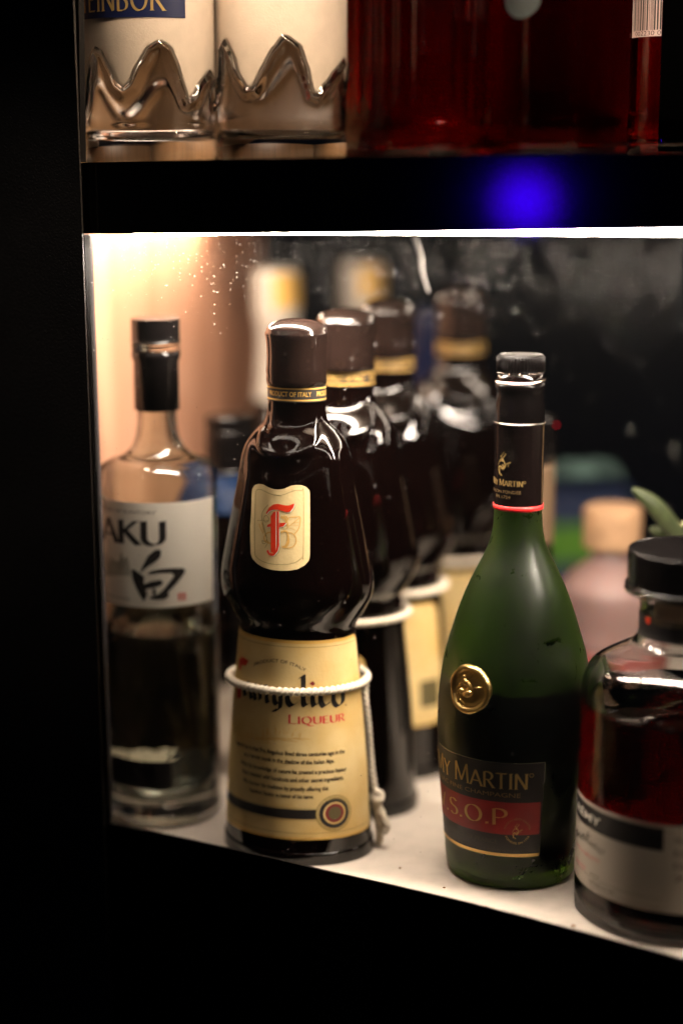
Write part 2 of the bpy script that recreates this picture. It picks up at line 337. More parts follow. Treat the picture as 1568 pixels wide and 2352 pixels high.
class Decal:
    """2-D polygons (u = angle, v = height) collected with a material each, then bent round a bottle as ONE mesh"""
    def __init__(s, surf, mats): s.surf, s.mats, s.polys, s.cnt = surf, mats, [], 0
    def poly(s, uv, m, lvl):
        s.cnt += 1; s.polys.append((uv, s.mats.index(m), lvl + (s.cnt % 400) * 1.2e-7))
    def px(s, pts, m, lvl): s.poly([s.surf.hit(*p) for p in pts], m, lvl)
    def strip(s, uvs, m, lvl):
        for a, b in zip(uvs[:-1], uvs[1:]): s.poly([a[0], b[0], b[1], a[1]], m, lvl)
    def pxline(s, pts, w, m, lvl, n=5, ang=None, closed=False, taper=None):
        """pen line in traced coordinates, w wide; with ang = a broad nib held at that angle"""
        c = curvepts([(x, y, 0) for x, y in pts], n, closed) if n > 1 else [Vector((x, y, 0)) for x, y in pts]
        if closed: c = c + [c[0]]
        quads = []
        for i, p in enumerate(c):
            if ang is None:
                t = (c[min(i + 1, len(c) - 1)] - c[max(i - 1, 0)]); t = t.normalized() if t.length > 1e-9 else Vector((1, 0, 0)); nn = Vector((-t.y, t.x, 0))
            else: nn = Vector((math.cos(ang), -math.sin(ang), 0))
            ww = w * (taper(i / (len(c) - 1)) if taper else 1)
            quads.append((s.surf.hit(*(p + nn * ww / 2).xy), s.surf.hit(*(p - nn * ww / 2).xy)))
        s.strip(quads, m, lvl)
    def uvline(s, pts, w, m, lvl, R, closed=False):
        c = [Vector((x, y, 0)) for x, y in pts] + ([Vector((pts[0][0], pts[0][1], 0))] if closed else [])
        q = []
        for i, p in enumerate(c):
            t = c[min(i + 1, len(c) - 1)] - c[max(i - 1, 0)]; t = Vector((t.x * R, t.y, 0)).normalized(); nn = Vector((-t.y / R, t.x, 0))
            q.append(((p + nn * w / 2).xy[:], (p - nn * w / 2).xy[:]))
        s.strip(q, m, lvl)
    def text(s, body, u0, u1, v, h, m, lvl, prefix='', bold=0.0, glyph='sans', tall_first=None, maxw=None, path=None):
        """body spans u0..u1 at baseline v, cap height h; prefix runs on to its left at the same scale"""
        if glyph == 'sans':
            W1 = text_polys(body, bold)[1]; polys, Wt = text_polys(prefix + body, bold)
            ch = 0.729 if not body.islower() else 0.729
            sy = h / ch
        else:
            W1 = roman(body)[1]; polys, Wt = roman(prefix + body, tall_first); sy = h
        sx = (u1 - u0) / W1; x0 = u1 - Wt * sx
        for P in polys:
            uv = [(x0 + x * sx, v + y * sy) for x, y in P]
            if path: uv = [path(*q) for q in uv]
            s.poly(uv, m, lvl)
    def build(s, name, parent, off=0.00025, du=0.05, dv=0.004):
        bm = bmesh.new()
        for uv, mi, lvl in s.polys:
            b2 = bmesh.new(); vs = [b2.verts.new((u, v, 0)) for u, v in uv]
            try: f = b2.faces.new(vs)
            except ValueError: b2.free(); continue
            if len(vs) > 3: bmesh.ops.triangulate(b2, faces=[f], ngon_method='EAR_CLIP')
            us = [u for u, v in uv]; zs = [v for u, v in uv]
            def cuts(a, b, d):
                k = math.floor(a / d) + 1
                while k * d < b: yield k * d; k += 1
            for c in cuts(min(us), max(us), du):
                bmesh.ops.bisect_plane(b2, geom=b2.verts[:] + b2.edges[:] + b2.faces[:], plane_co=(c, 0, 0), plane_no=(1, 0, 0))
            for c in cuts(min(zs), max(zs), dv):
                bmesh.ops.bisect_plane(b2, geom=b2.verts[:] + b2.edges[:] + b2.faces[:], plane_co=(0, c, 0), plane_no=(0, 1, 0))
            vm = {}
            for f in b2.faces:
                q = []
                for vv in f.verts:
                    if vv.index not in vm or vm.get(vv) is None: pass
                    key = id(vv)
                    if vv not in vm: vm[vv] = bm.verts.new(s.surf.at(vv.co.x, vv.co.y, off + lvl))
                    q.append(vm[vv])
                try: nf = bm.faces.new(q); nf.material_index = mi
                except ValueError: pass
            b2.free()
        # outward normals
        bm.normal_update()
        for f in bm.faces:
            c = f.calc_center_median()
            if f.normal.dot(Vector((c.x, c.y, 0))) < 0: f.normal_flip()
        return from_bm(name, bm, s.mats, parent, True, fix=False)

_tc = {}
def text_polys(body, bold=0.0):
    key = (body, bold)
    if key in _tc: return _tc[key]
    c = bpy.data.curves.new('tmp', 'FONT'); c.body = body; c.offset = bold; c.resolution_u = 3
    o = bpy.data.objects.new('tmp', c); COL.objects.link(o); bpy.context.view_layer.update()
    me = o.to_mesh(); polys = [[me.vertices[i].co.xy[:] for i in p.vertices] for p in me.polygons]
    xs = [v.co.x for v in me.vertices]; x0 = min(xs) if xs else 0; w = (max(xs) - x0) if xs else 1
    polys = [[(x - x0, y) for x, y in P] for P in polys]
    o.to_mesh_clear(); bpy.data.objects.remove(o); bpy.data.curves.remove(c)
    _tc[key] = (polys, w); return _tc[key]
# a small pen-drawn roman: strokes on a unit cap height
def arc(cx, cy_, rx, ry, a0, a1, n=14): return [(cx + rx * math.cos(math.radians(a0 + (a1 - a0) * i / n)), cy_ + ry * math.sin(math.radians(a0 + (a1 - a0) * i / n))) for i in range(n + 1)]
G = {'A': (0.74, [[(0.02, 0), (0.36, 1)], [(0.36, 1), (0.72, 0)], [(0.15, 0.32), (0.57, 0.32)]], [(0.02, 0), (0.72, 0)]),
     'K': (0.68, [[(0.1, 1), (0.1, 0)], [(0.6, 1), (0.12, 0.45)], [(0.24, 0.58), (0.66, 0)]], [(0.1, 1), (0.1, 0), (0.6, 1), (0.66, 0)]),
     'U': (0.74, [[(0.1, 1), (0.1, 0.32)] + arc(0.37, 0.3, 0.27, 0.29, 180, 360) + [(0.64, 0.32), (0.64, 1)]], [(0.1, 1), (0.64, 1)]),
     'M': (0.92, [[(0.1, 0), (0.14, 1)], [(0.14, 1), (0.46, 0.08)], [(0.46, 0.08), (0.78, 1)], [(0.78, 1), (0.83, 0)]], [(0.1, 0), (0.83, 0)]),
     'R': (0.66, [[(0.1, 1), (0.1, 0)], [(0.1, 1), (0.3, 1)] + arc(0.3, 0.75, 0.24, 0.25, 90, -90) + [(0.1, 0.5)], [(0.3, 0.5), (0.62, 0)]], [(0.1, 0), (0.62, 0)]),
     'T': (0.66, [[(0.33, 1), (0.33, 0)], [(0.04, 0.98), (0.62, 0.98)]], [(0.33, 0)]),
     'I': (0.28, [[(0.14, 1), (0.14, 0)]], [(0.14, 1), (0.14, 0)]),
     'N': (0.78, [[(0.1, 0), (0.1, 1)], [(0.1, 1), (0.66, 0)], [(0.66, 0), (0.66, 1)]], [(0.1, 0), (0.66, 1)]),
     'E': (0.58, [[(0.1, 1), (0.1, 0)], [(0.1, 0.98), (0.5, 0.98)], [(0.1, 0.52), (0.42, 0.52)], [(0.1, 0.02), (0.52, 0.02)]], []),
     'Y': (0.66, [[(0.04, 1), (0.33, 0.5)], [(0.62, 1), (0.33, 0.5), (0.33, 0)]], [(0.04, 1), (0.62, 1), (0.33, 0)]),
     'L': (0.56, [[(0.1, 1), (0.1, 0)], [(0.1, 0.02), (0.52, 0.02)]], [(0.1, 1)]),
     'Q': (0.86, [arc(0.42, 0.5, 0.34, 0.5, 0, 360, 28), [(0.42, 0.05), (0.62, -0.22), (0.95, -0.26)]], []),
     'S': (0.56, [[(0.48, 0.86)] + arc(0.28, 0.75, 0.2, 0.24, 50, 180, 8) + arc(0.28, 0.75, 0.19, 0.22, 180, 240, 4) + arc(0.28, 0.26, 0.22, 0.26, 60, -90, 10) + arc(0.28, 0.26, 0.22, 0.26, 270, 215, 4)], []),
     'O': (0.86, [arc(0.42, 0.5, 0.34, 0.5, 0, 360, 28)], []),
     'P': (0.62, [[(0.1, 1), (0.1, 0)], [(0.1, 1), (0.3, 1)] + arc(0.3, 0.73, 0.26, 0.27, 90, -90) + [(0.1, 0.46)]], [(0.1, 0)]),
     'V': (0.72, [[(0.04, 1), (0.36, 0)], [(0.36, 0), (0.68, 1)]], [(0.04, 1), (0.68, 1)]),
     'B': (0.62, [[(0.1, 1), (0.1, 0)], [(0.1, 1), (0.28, 1)] + arc(0.28, 0.76, 0.2, 0.24, 90, -90) + [(0.1, 0.52)], [(0.28, 0.52)] + arc(0.28, 0.26, 0.25, 0.26, 90, -90) + [(0.1, 0)]], []),
     '.': (0.24, [[(0.1, 0.0), (0.1, 0.12)]], []), ' ': (0.3, [], [])}
G['É'] = (G['E'][0], G['E'][1] + [[(0.26, 1.1), (0.4, 1.26)]], [])
NIB = [0.115, 18, True]
def roman(body, tall_first=None):
    polys = []; x = 0; w, ang, serif = NIB; na = math.radians(ang); nx, ny = math.cos(na) * w / 2, math.sin(na) * w / 2
    for ch in body:
        adv, strokes, serifs = G[ch]
        k = tall_first if (tall_first and ch in tall_first) else 1.0
        kk = 1.22 if k is not 1.0 else 1.0
        for st in strokes:
            for a, b in zip(st[:-1], st[1:]):
                a = (x + a[0] * kk, a[1] * kk); b = (x + b[0] * kk, b[1] * kk)
                # nib quad plus minimum thickness across the stroke
                dx, dy = b[0] - a[0], b[1] - a[1]; L = math.hypot(dx, dy) or 1; tx, ty = -dy / L, dx / L
                s = 1 if (tx * nx + ty * ny) >= 0 else -1
                ox, oy = nx + s * tx * 0.018, ny + s * ty * 0.018
                polys.append([(a[0] + ox, a[1] + oy), (b[0] + ox, b[1] + oy), (b[0] - ox, b[1] - oy), (a[0] - ox, a[1] - oy)])
        if serif:
            for (sx, sy) in serifs:
                sx = x + sx * kk; sy = sy * kk; d = 0.035 if sy < 0.5 else -0.035
                polys.append([(sx - 0.13, sy), (sx + 0.13, sy), (sx + 0.06, sy + d), (sx - 0.06, sy + d)])
        x += adv * kk + 0.05
    return polys, x - 0.05

CENT = crop(1600, 2400, 220 / 1568)
CENTAUR = [([(860, 385), (800, 480), (740, 590)], 16), ([(700, 660), (640, 770), (560, 930)], 26), ([(940, 440), (900, 510), (830, 600), (780, 640)], 34),
           ([(700, 545), (735, 585)], 60), ([(750, 620), (770, 690), (800, 760)], 62), ([(790, 660), (850, 730), (900, 820), (925, 890)], 60),
           ([(915, 890), (890, 960), (820, 1010), (740, 1010)], 90), ([(800, 860), (840, 960), (900, 990)], 50), ([(760, 970), (690, 950), (630, 960)], 74),
           ([(930, 890), (990, 815), (1070, 780), (1150, 757)], 26), ([(1000, 815), (1040, 850), (1045, 950)], 22), ([(1070, 800), (1140, 798)], 14),
           ([(640, 960), (600, 1010), (605, 1120), (625, 1210), (615, 1270)], 46), ([(700, 980), (655, 1080), (650, 1190), (715, 1240), (780, 1300)], 34),
           ([(690, 1270), (735, 1310)], 34), ([(760, 1070), (820, 1085), (890, 1040)], 18), ([(640, 770), (690, 760), (730, 700)], 30)]
def centaur(dec, cu, cv, h, m, lvl, R):
    for pts, w in CENTAUR:
        f = lambda x, y: (cu + (x - 850) / 950 * h / R, cv - (y - 850) / 950 * h)
        c = [v.xy[:] for v in curvepts([(*f(x, y), 0) for x, y in pts], 5)]
        dec.uvline(c, w / 950 * h * (0.8 if h < 0.03 else 1), m, lvl, R)
def ring_uv(dec, cu, cv, r0, r1, m, lvl, R, n=40, wob=0):
    pr = lambda r, a: (cu + r * math.cos(a) / R, cv + r * math.sin(a))
    if r0 <= 0: dec.poly([pr(r1, 2 * math.pi * i / n) for i in range(n)], m, lvl); return
    dec.strip([(pr(r0, 2 * math.pi * i / n), pr(r1, 2 * math.pi * i / n)) for i in range(n + 1)], m, lvl)
def circtext(dec, body, cu, cv, r, h, m, lvl, R, a0, a1, inward=False):
    """text bent round a circle; a0..a1 degrees clockwise across the top, or counter-clockwise under the bottom"""
    polys, Wt = text_polys(body)
    for P in polys:
        q = []
        for x, y in P:
            a = math.radians(a0 + (a1 - a0) * x / Wt); rr = (r + y / 0.729 * h) if not inward else (r - y / 0.729 * h)
            q.append((cu + rr * math.cos(a) / R, cv + rr * math.sin(a)))
        dec.poly(q, m, lvl)

# ================================================================== THE CABINET
V = Vector
# shelf board, lit from above
a0 = P0 - ED * 0.34; a1 = P0 + ED * 1.25
q = [a0 + DD * 0.004, a1 + DD * 0.004, a1 + DD * 0.75, a0 + DD * 0.75]
o = slab('shelf_board', q, V((0, 0, -0.018)), 'board'); tag(o, 'cream white shelf board under the row of dark and clear liquor bottles', 'shelf')
# crumbs on the board: tiny bits that could be counted are few
for i, (px, py) in enumerate([(918, 1995), (1108, 2085), (1115, 2087), (1180, 2108), (1315, 2128), (1400, 2118), (1020, 2040)]):
    r = ray(px, py); p = V((0, 0, CZ)) + r * (CZ / -r.z)
    bm = bmesh.new(); bmesh.ops.create_icosphere(bm, subdivisions=1, radius=0.0007 + 0.0004 * (i % 3))
    for v in bm.verts: v.co = V((v.co.x * (1 + 0.6 * random.random()), v.co.y * (1 + 0.5 * random.random()), v.co.z * 0.6))
    bmesh.ops.translate(bm, verts=bm.verts, vec=p + V((0, 0, 0.0004)))
    c = from_bm('crumb', bm, 'speck'); tag(c, 'tiny brown crumb on the cream shelf board between the bottles', 'crumb', 'crumbs on the shelf board')
# front rail whose top edge hides the foot of the bottles; curved as in the photo
edge = [(-60, 1850), (120, 1872), (245, 1890), (380, 1918), (525, 1950), (640, 1976), (740, 2000), (900, 2035), (1060, 2072), (1200, 2107), (1350, 2146), (1568, 2204), (1700, 2241)]
bm = bmesh.new(); cols = []
for px, py in edge:
    p = on_plane(px, py, -0.001)
    cols.append([bm.verts.new(p + DD * 0.002), bm.verts.new(p), bm.verts.new(V((p.x, p.y, -0.75)) - DD * 0.001), bm.verts.new(V((p.x, p.y, -0.75)))])
for c, d in zip(cols[:-1], cols[1:]):
    for k in range(4): bm.faces.new((c[k], c[(k + 1) % 4], d[(k + 1) % 4], d[k]))
bm.faces.new(cols[0]); bm.faces.new(cols[-1])
tag(from_bm('front_panel', bm, 'blackwood', None, False), 'plain black panel below the cream shelf, filling the bottom of the picture', 'panel')
# fascia of the upper shelf
fasc = [on_plane(150, 374.5), on_plane(1700, 340), on_plane(1700, 530.5), on_plane(150, 537.2)]
up = thing('upper_shelf', 'glossy black upper shelf with a blue lamp mirrored in its front', 'shelf', (0, 0, 0))
slab('fascia', fasc, DD * 0.012, 'lacquer', up, bev=0.0008)
tl, tr_, br, bl = fasc
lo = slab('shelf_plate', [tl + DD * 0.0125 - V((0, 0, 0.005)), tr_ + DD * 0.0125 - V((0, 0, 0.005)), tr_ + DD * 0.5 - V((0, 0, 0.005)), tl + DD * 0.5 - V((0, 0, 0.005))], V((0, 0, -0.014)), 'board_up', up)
# LED strip just behind the fascia's lower edge
p1 = on_plane(196, 537.2) + DD * 0.004; p2 = bl + (br - bl) * 1.0
led = thing('led_strip', 'glowing white light strip under the front edge of the upper shelf', 'light strip', (0, 0, 0))
e0 = on_plane(210, 537.2); e1 = br + (br - bl) * 0.5
slab('light_tube', [e0 + DD * 0.041 - V((0, 0, 0.0016)), e1 + DD * 0.041 - V((0, 0, 0.0016)), e1 + DD * 0.056 - V((0, 0, 0.0016)), e0 + DD * 0.056 - V((0, 0, 0.0016))], V((0, 0, -0.0009)), 'led', led)
# a second run of the strip goes back along the wood end wall under the shelf plate
sa = V((-0.148, 1.10, 0.3655)); sb = V((-0.0895, 1.36, 0.3655)); sdv = V((0.010, 0.0025, 0))
led3 = slab('side_light_strip', [sa, sb, sb + sdv, sa + sdv], V((0, 0, -0.0025)), 'led_side'); tag(led3, 'light strip running back along the wood end wall under the upper shelf', 'light strip')
led4 = slab('back_light_strip', [P0 + ED * x + DD * y + V((0, 0, 0.368)) for x, y in [(-0.02, 0.30), (0.9, 0.30), (0.9, 0.306), (-0.02, 0.306)]], V((0, 0, -0.0025)), 'led_back'); tag(led4, 'light strip under the rear of the upper shelf, lighting the bottles from behind', 'light strip')
# light strip of the shelf above, out of view
LIFT = V((0, 0, 0.225))
led2 = slab('upper_light_strip', [e0 + LIFT + DD * 0.002, e1 + LIFT + DD * 0.002, e1 + LIFT + DD * 0.008, e0 + LIFT + DD * 0.008], V((0, 0, -0.0022)), 'led_up')
tag(led2, 'warm light strip above the two bottles with wavy glass feet', 'light strip')
# left: textured black side, dark frame, grey strip of glass edge
zt = 1.1
def pcol(px0, px1, ytop, ybot, b, thick, m, name, parent=None, px0b=None, px1b=None, bev=0):
    return slab(name, [on_plane(px0, ytop, b), on_plane(px1, ytop, b), on_plane(px1b if px1b is not None else px1, ybot, b), on_plane(px0b if px0b is not None else px0, ybot, b)], DD * thick, m, parent, bev)
sd = pcol(-200, 150, -500, 2500, -0.008, 0.0015, 'vinyl', 'side_board', None, -200, 262)
tag(sd, 'black leathery side panel left of the lit shelf', 'panel')
pf = thing('cabinet_frame', 'worn black upright frame between the side panel and the lit shelf', 'frame', (0, 0, 0))
pcol(150, 192, 538.5, 1900, -0.004, 0.007, 'blackwood', 'upright', pf, 215, 246, bev=0.0008)
pcol(150, 176, -400, 373, -0.004, 0.005, 'blackwood', 'upper_upright', pf, 150, 186)
pcol(192.6, 198, 540, 1885, 0.001, 0.006, 'strip_edge', 'edge_strip', pf, 246.6, 247.5)
# chips on the frame's corner
# glass pane in the opening
pane = thing('glass_pane', 'dusty clear glass pane with a milky drip in front of the bottles', 'glass pane', (0, 0, 0))
slab('pane', [on_plane(200, 541.5, 0.0), on_plane(1690, 536, 0.0), on_plane(1690, 2225, 0.0), on_plane(249, 1885, 0.0)], DD * -0.0004, 'pane', pane)
dm = mat('dried_drip', (0.8, 0.76, 0.72), 0.7)
# the drip: a thin dried smear on the inner side
dr = curvepts([on_plane(x, y, 0.0013) for x, y in [(950, 543), (957, 560), (966, 590), (968, 620), (975, 645), (984, 672)]], 6)
tube('drip', dr, 0.0010, dm, pane, 6, rf=lambda t: 1.5 - 1.0 * t)
# wood wall at the left end
wa = V((-0.172, 1.075, 0)); wb = V((-0.066, 1.53, 0))
wn = V((-(wb - wa).y, (wb - wa).x, 0)).normalized() * 0.015
sw = slab('wood_wall', [wa + V((0, 0, -0.001)), wb + V((0, 0, -0.001)), wb + V((0, 0, 0.372)), wa + V((0, 0, 0.372))], wn, 'wood')
sk = slab('shade_band', [wa + V((0.0035, -0.001, 0)), wb + V((0.0035, -0.001, 0)), wb + V((0.0035, -0.001, 0.118)), wa + V((0.0035, -0.001, 0.118))], wn * 0.2, 'blackwood')  # dark band added so the wall's foot reads as fading into shade
tag(sk, 'dark band added along the foot of the warm wood end wall to stand for shade', 'shading')
tag(sw, 'warm wood veneer end wall behind the clear white-labelled bottle', 'wall')
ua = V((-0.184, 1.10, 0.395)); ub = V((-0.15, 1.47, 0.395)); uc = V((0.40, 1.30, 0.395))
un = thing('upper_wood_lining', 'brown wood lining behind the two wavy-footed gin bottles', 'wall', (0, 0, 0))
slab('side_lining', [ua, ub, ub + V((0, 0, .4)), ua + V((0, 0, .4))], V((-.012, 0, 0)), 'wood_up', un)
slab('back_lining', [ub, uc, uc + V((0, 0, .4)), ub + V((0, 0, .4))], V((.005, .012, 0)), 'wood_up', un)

# ================================================================== HAZELNUT LIQUEUR BOTTLES (monk shaped)
FPOS = [(-0.0255, 1.035), (0.003, 1.106), (0.030, 1.178), (0.083, 1.275)]
FY = math.radians(-20)
f = lambda px, py: sil(-0.0255, 1.035, px, py)
# right-hand silhouette of the nearest bottle
fr = [(862, 1968), (860, 1930), (855, 1880), (848, 1740), (838, 1620), (826, 1500), (820, 1440), (820, 1425), (838, 1398), (856, 1365), (862, 1335), (859, 1300), (848, 1240), (832, 1160), (818, 1090), (808, 1040), (799, 1015), (780, 990), (758, 968), (750, 940)]
fp = [f(*p) for p in fr]
zt0 = fp[-1][1]
body = [(0.0001, 0.0), (fp[0][0] * 0.80, 0.0), (fp[0][0] * 0.94, 0.002), (fp[0][0] * 0.99, 0.007)] + fp
neckr = fp[-1][0] * 0.985
body += [(neckr, f(747, 900)[1]), (neckr, f(750, 886)[1])]
FPROF = smoothprof(body, 7)
capz0 = f(750, 884)[1]; capz1 = f(752, 765)[1]; capr = f(752, 800)[0]
ztop = CZ - 1.035 * math.tan(PITCH + math.atan((731 - CY) / FP))
FSURF = Surf((*FPOS[0], 0), FY, FPROF, 1.0)
FK = 0.80
FSURF = Surf((*FPOS[0], 0), FY, FPROF, FK)
def hood(a, z, r):                                 # the moulded hood opening and folded arms on the chest
    aa = (a + math.pi) % (2 * math.pi) - math.pi
    if abs(aa) > 1.5: return 0
    d = 0
    zc = 0.2255 + 0.0125 * aa * aa * 1.6
    w = math.exp(-(aa / 0.95) ** 4)
    t = (z - zc) / 0.0022
    d += -0.0028 * w * (1 / (1 + math.exp(-t))) * math.exp(-max(z - zc, 0) / 0.018)
    zc2 = zc + 0.0115
    d += 0.0020 * w * math.exp(-((z - zc2) / 0.0030) ** 2)
    d += 0.0014 * math.exp(-((z - 0.163) / 0.0065) ** 2) * (math.exp(-((aa + 0.42) / 0.26) ** 2) + math.exp(-((aa - 0.42) / 0.3) ** 2))
    # cloak folds: soft vertical corners at both sides
    d += 0.0007 * math.exp(-((abs(aa) - 1.12) / 0.2) ** 2) * max(0, min(1, (z - 0.150) / 0.02)) * max(0, min(1, (0.246 - z) / 0.012))
    return d
def f_label_front(par):
    D = Decal(FSURF, ['cream', 'red', 'ochre', 'olive', 'white'])
    c = crop(880, 1720, 300 / 1568); L = lambda pts: [c(*p) for p in pts]
    out = L([(225, 460), (235, 370), (280, 295), (360, 268), (440, 280), (540, 335), (640, 372), (740, 380), (850, 360), (960, 310), (1060, 292), (1160, 292), (1260, 330), (1320, 390), (1330, 450), (1332, 800), (1332, 1250), (1330, 1650), (1310, 1740), (1230, 1830), (1100, 1900), (950, 1930), (780, 1935), (600, 1915), (450, 1870), (330, 1800), (240, 1700), (205, 1600), (195, 1100), (215, 800)])
    D.px(out, 'cream', 0)
    D.pxline(L([(300, 440), (315, 395), (360, 375), (430, 390), (540, 445), (640, 480), (740, 487), (850, 470), (960, 425), (1080, 393), (1180, 405), (1210, 440), (1205, 1620), (1180, 1680), (1060, 1770), (900, 1810), (740, 1815), (560, 1795), (400, 1740), (310, 1660), (285, 1590), (278, 1100), (295, 600)]), 1.1, 'olive', 4e-5, 3, closed=True)
    for pts, w in [([(780, 900), (850, 930), (890, 1000), (910, 1080)], 5), ([(830, 880), (890, 900), (920, 960)], 3), ([(910, 1080), (900, 960), (960, 910), (1060, 905), (1140, 905), (1145, 1000), (1120, 1120), (1030, 1240)], 2.2),
                   ([(880, 1130), (960, 1060), (1050, 990), (1130, 920)], 1.6), ([(960, 1060), (1060, 1060), (1110, 1070)], 1), ([(920, 1100), (1000, 1130), (1060, 1160)], 1), ([(1010, 1020), (1080, 1010), (1120, 1010)], 1),
                   ([(780, 1200), (850, 1170), (900, 1200), (920, 1290), (900, 1400), (860, 1470)], 4.5), ([(900, 1200), (980, 1210), (1050, 1270), (1070, 1370), (1020, 1460), (920, 1495), (800, 1480)], 2.2),
                   ([(920, 1290), (930, 1380), (890, 1460), (800, 1470)], 4), ([(590, 1190), (520, 1210), (470, 1270), (470, 1350), (540, 1400), (590, 1410)], 3), ([(370, 1040), (400, 1130), (450, 1220)], 2), ([(500, 1350), (560, 1400), (600, 1400)], 3.5), ([(420, 1000), (430, 1100), (470, 1200)], 1.6)]:
        D.pxline(L(pts), w, 'ochre', 8e-5, 5)
    for pts, w in [([(540, 670), (470, 750), (420, 850), (425, 960), (460, 1080), (490, 1200), (510, 1300), (490, 1400), (440, 1410), (430, 1350), (480, 1380)], 1.0), ([(550, 930), (500, 870), (450, 930), (480, 1000), (540, 980), (550, 930)], 1.0),
                   ([(430, 1020), (470, 1180), (515, 1330), (525, 1400), (480, 1490)], 1.0), ([(330, 970), (450, 965), (560, 975)], 0.8)]:
        D.pxline(L(pts), w, 'olive', 1.2e-4, 5)
    red = [[(505, 845), (500, 820), (560, 720), (640, 660), (720, 650), (860, 680), (940, 680), (1010, 650), (1040, 650), (1020, 720), (960, 800), (900, 815), (820, 790), (720, 765), (640, 765), (560, 790), (520, 840)],
           [(600, 870), (640, 810), (685, 790), (685, 1560), (640, 1590), (590, 1570), (590, 880)],
           [(705, 790), (745, 800), (750, 1450), (720, 1560), (650, 1640), (600, 1650), (540, 1620), (510, 1560), (520, 1535), (550, 1540), (570, 1590), (620, 1600), (680, 1560), (705, 1450)],
           [(515, 1100), (530, 1050), (595, 1020), (595, 1090)], [(752, 1015), (870, 1010), (880, 1020), (830, 1080), (752, 1098)]]
    for P in red:                                  # dark edge below, red on top
        D.px([c(x + 22, y + 14) for x, y in P], 'olive', 1.4e-4)
        D.px([c(x + 13, y + 8) for x, y in P], 'white', 1.7e-4)
        D.px(L(P), 'red', 2.1e-4)
    return D.build('front_label', par)
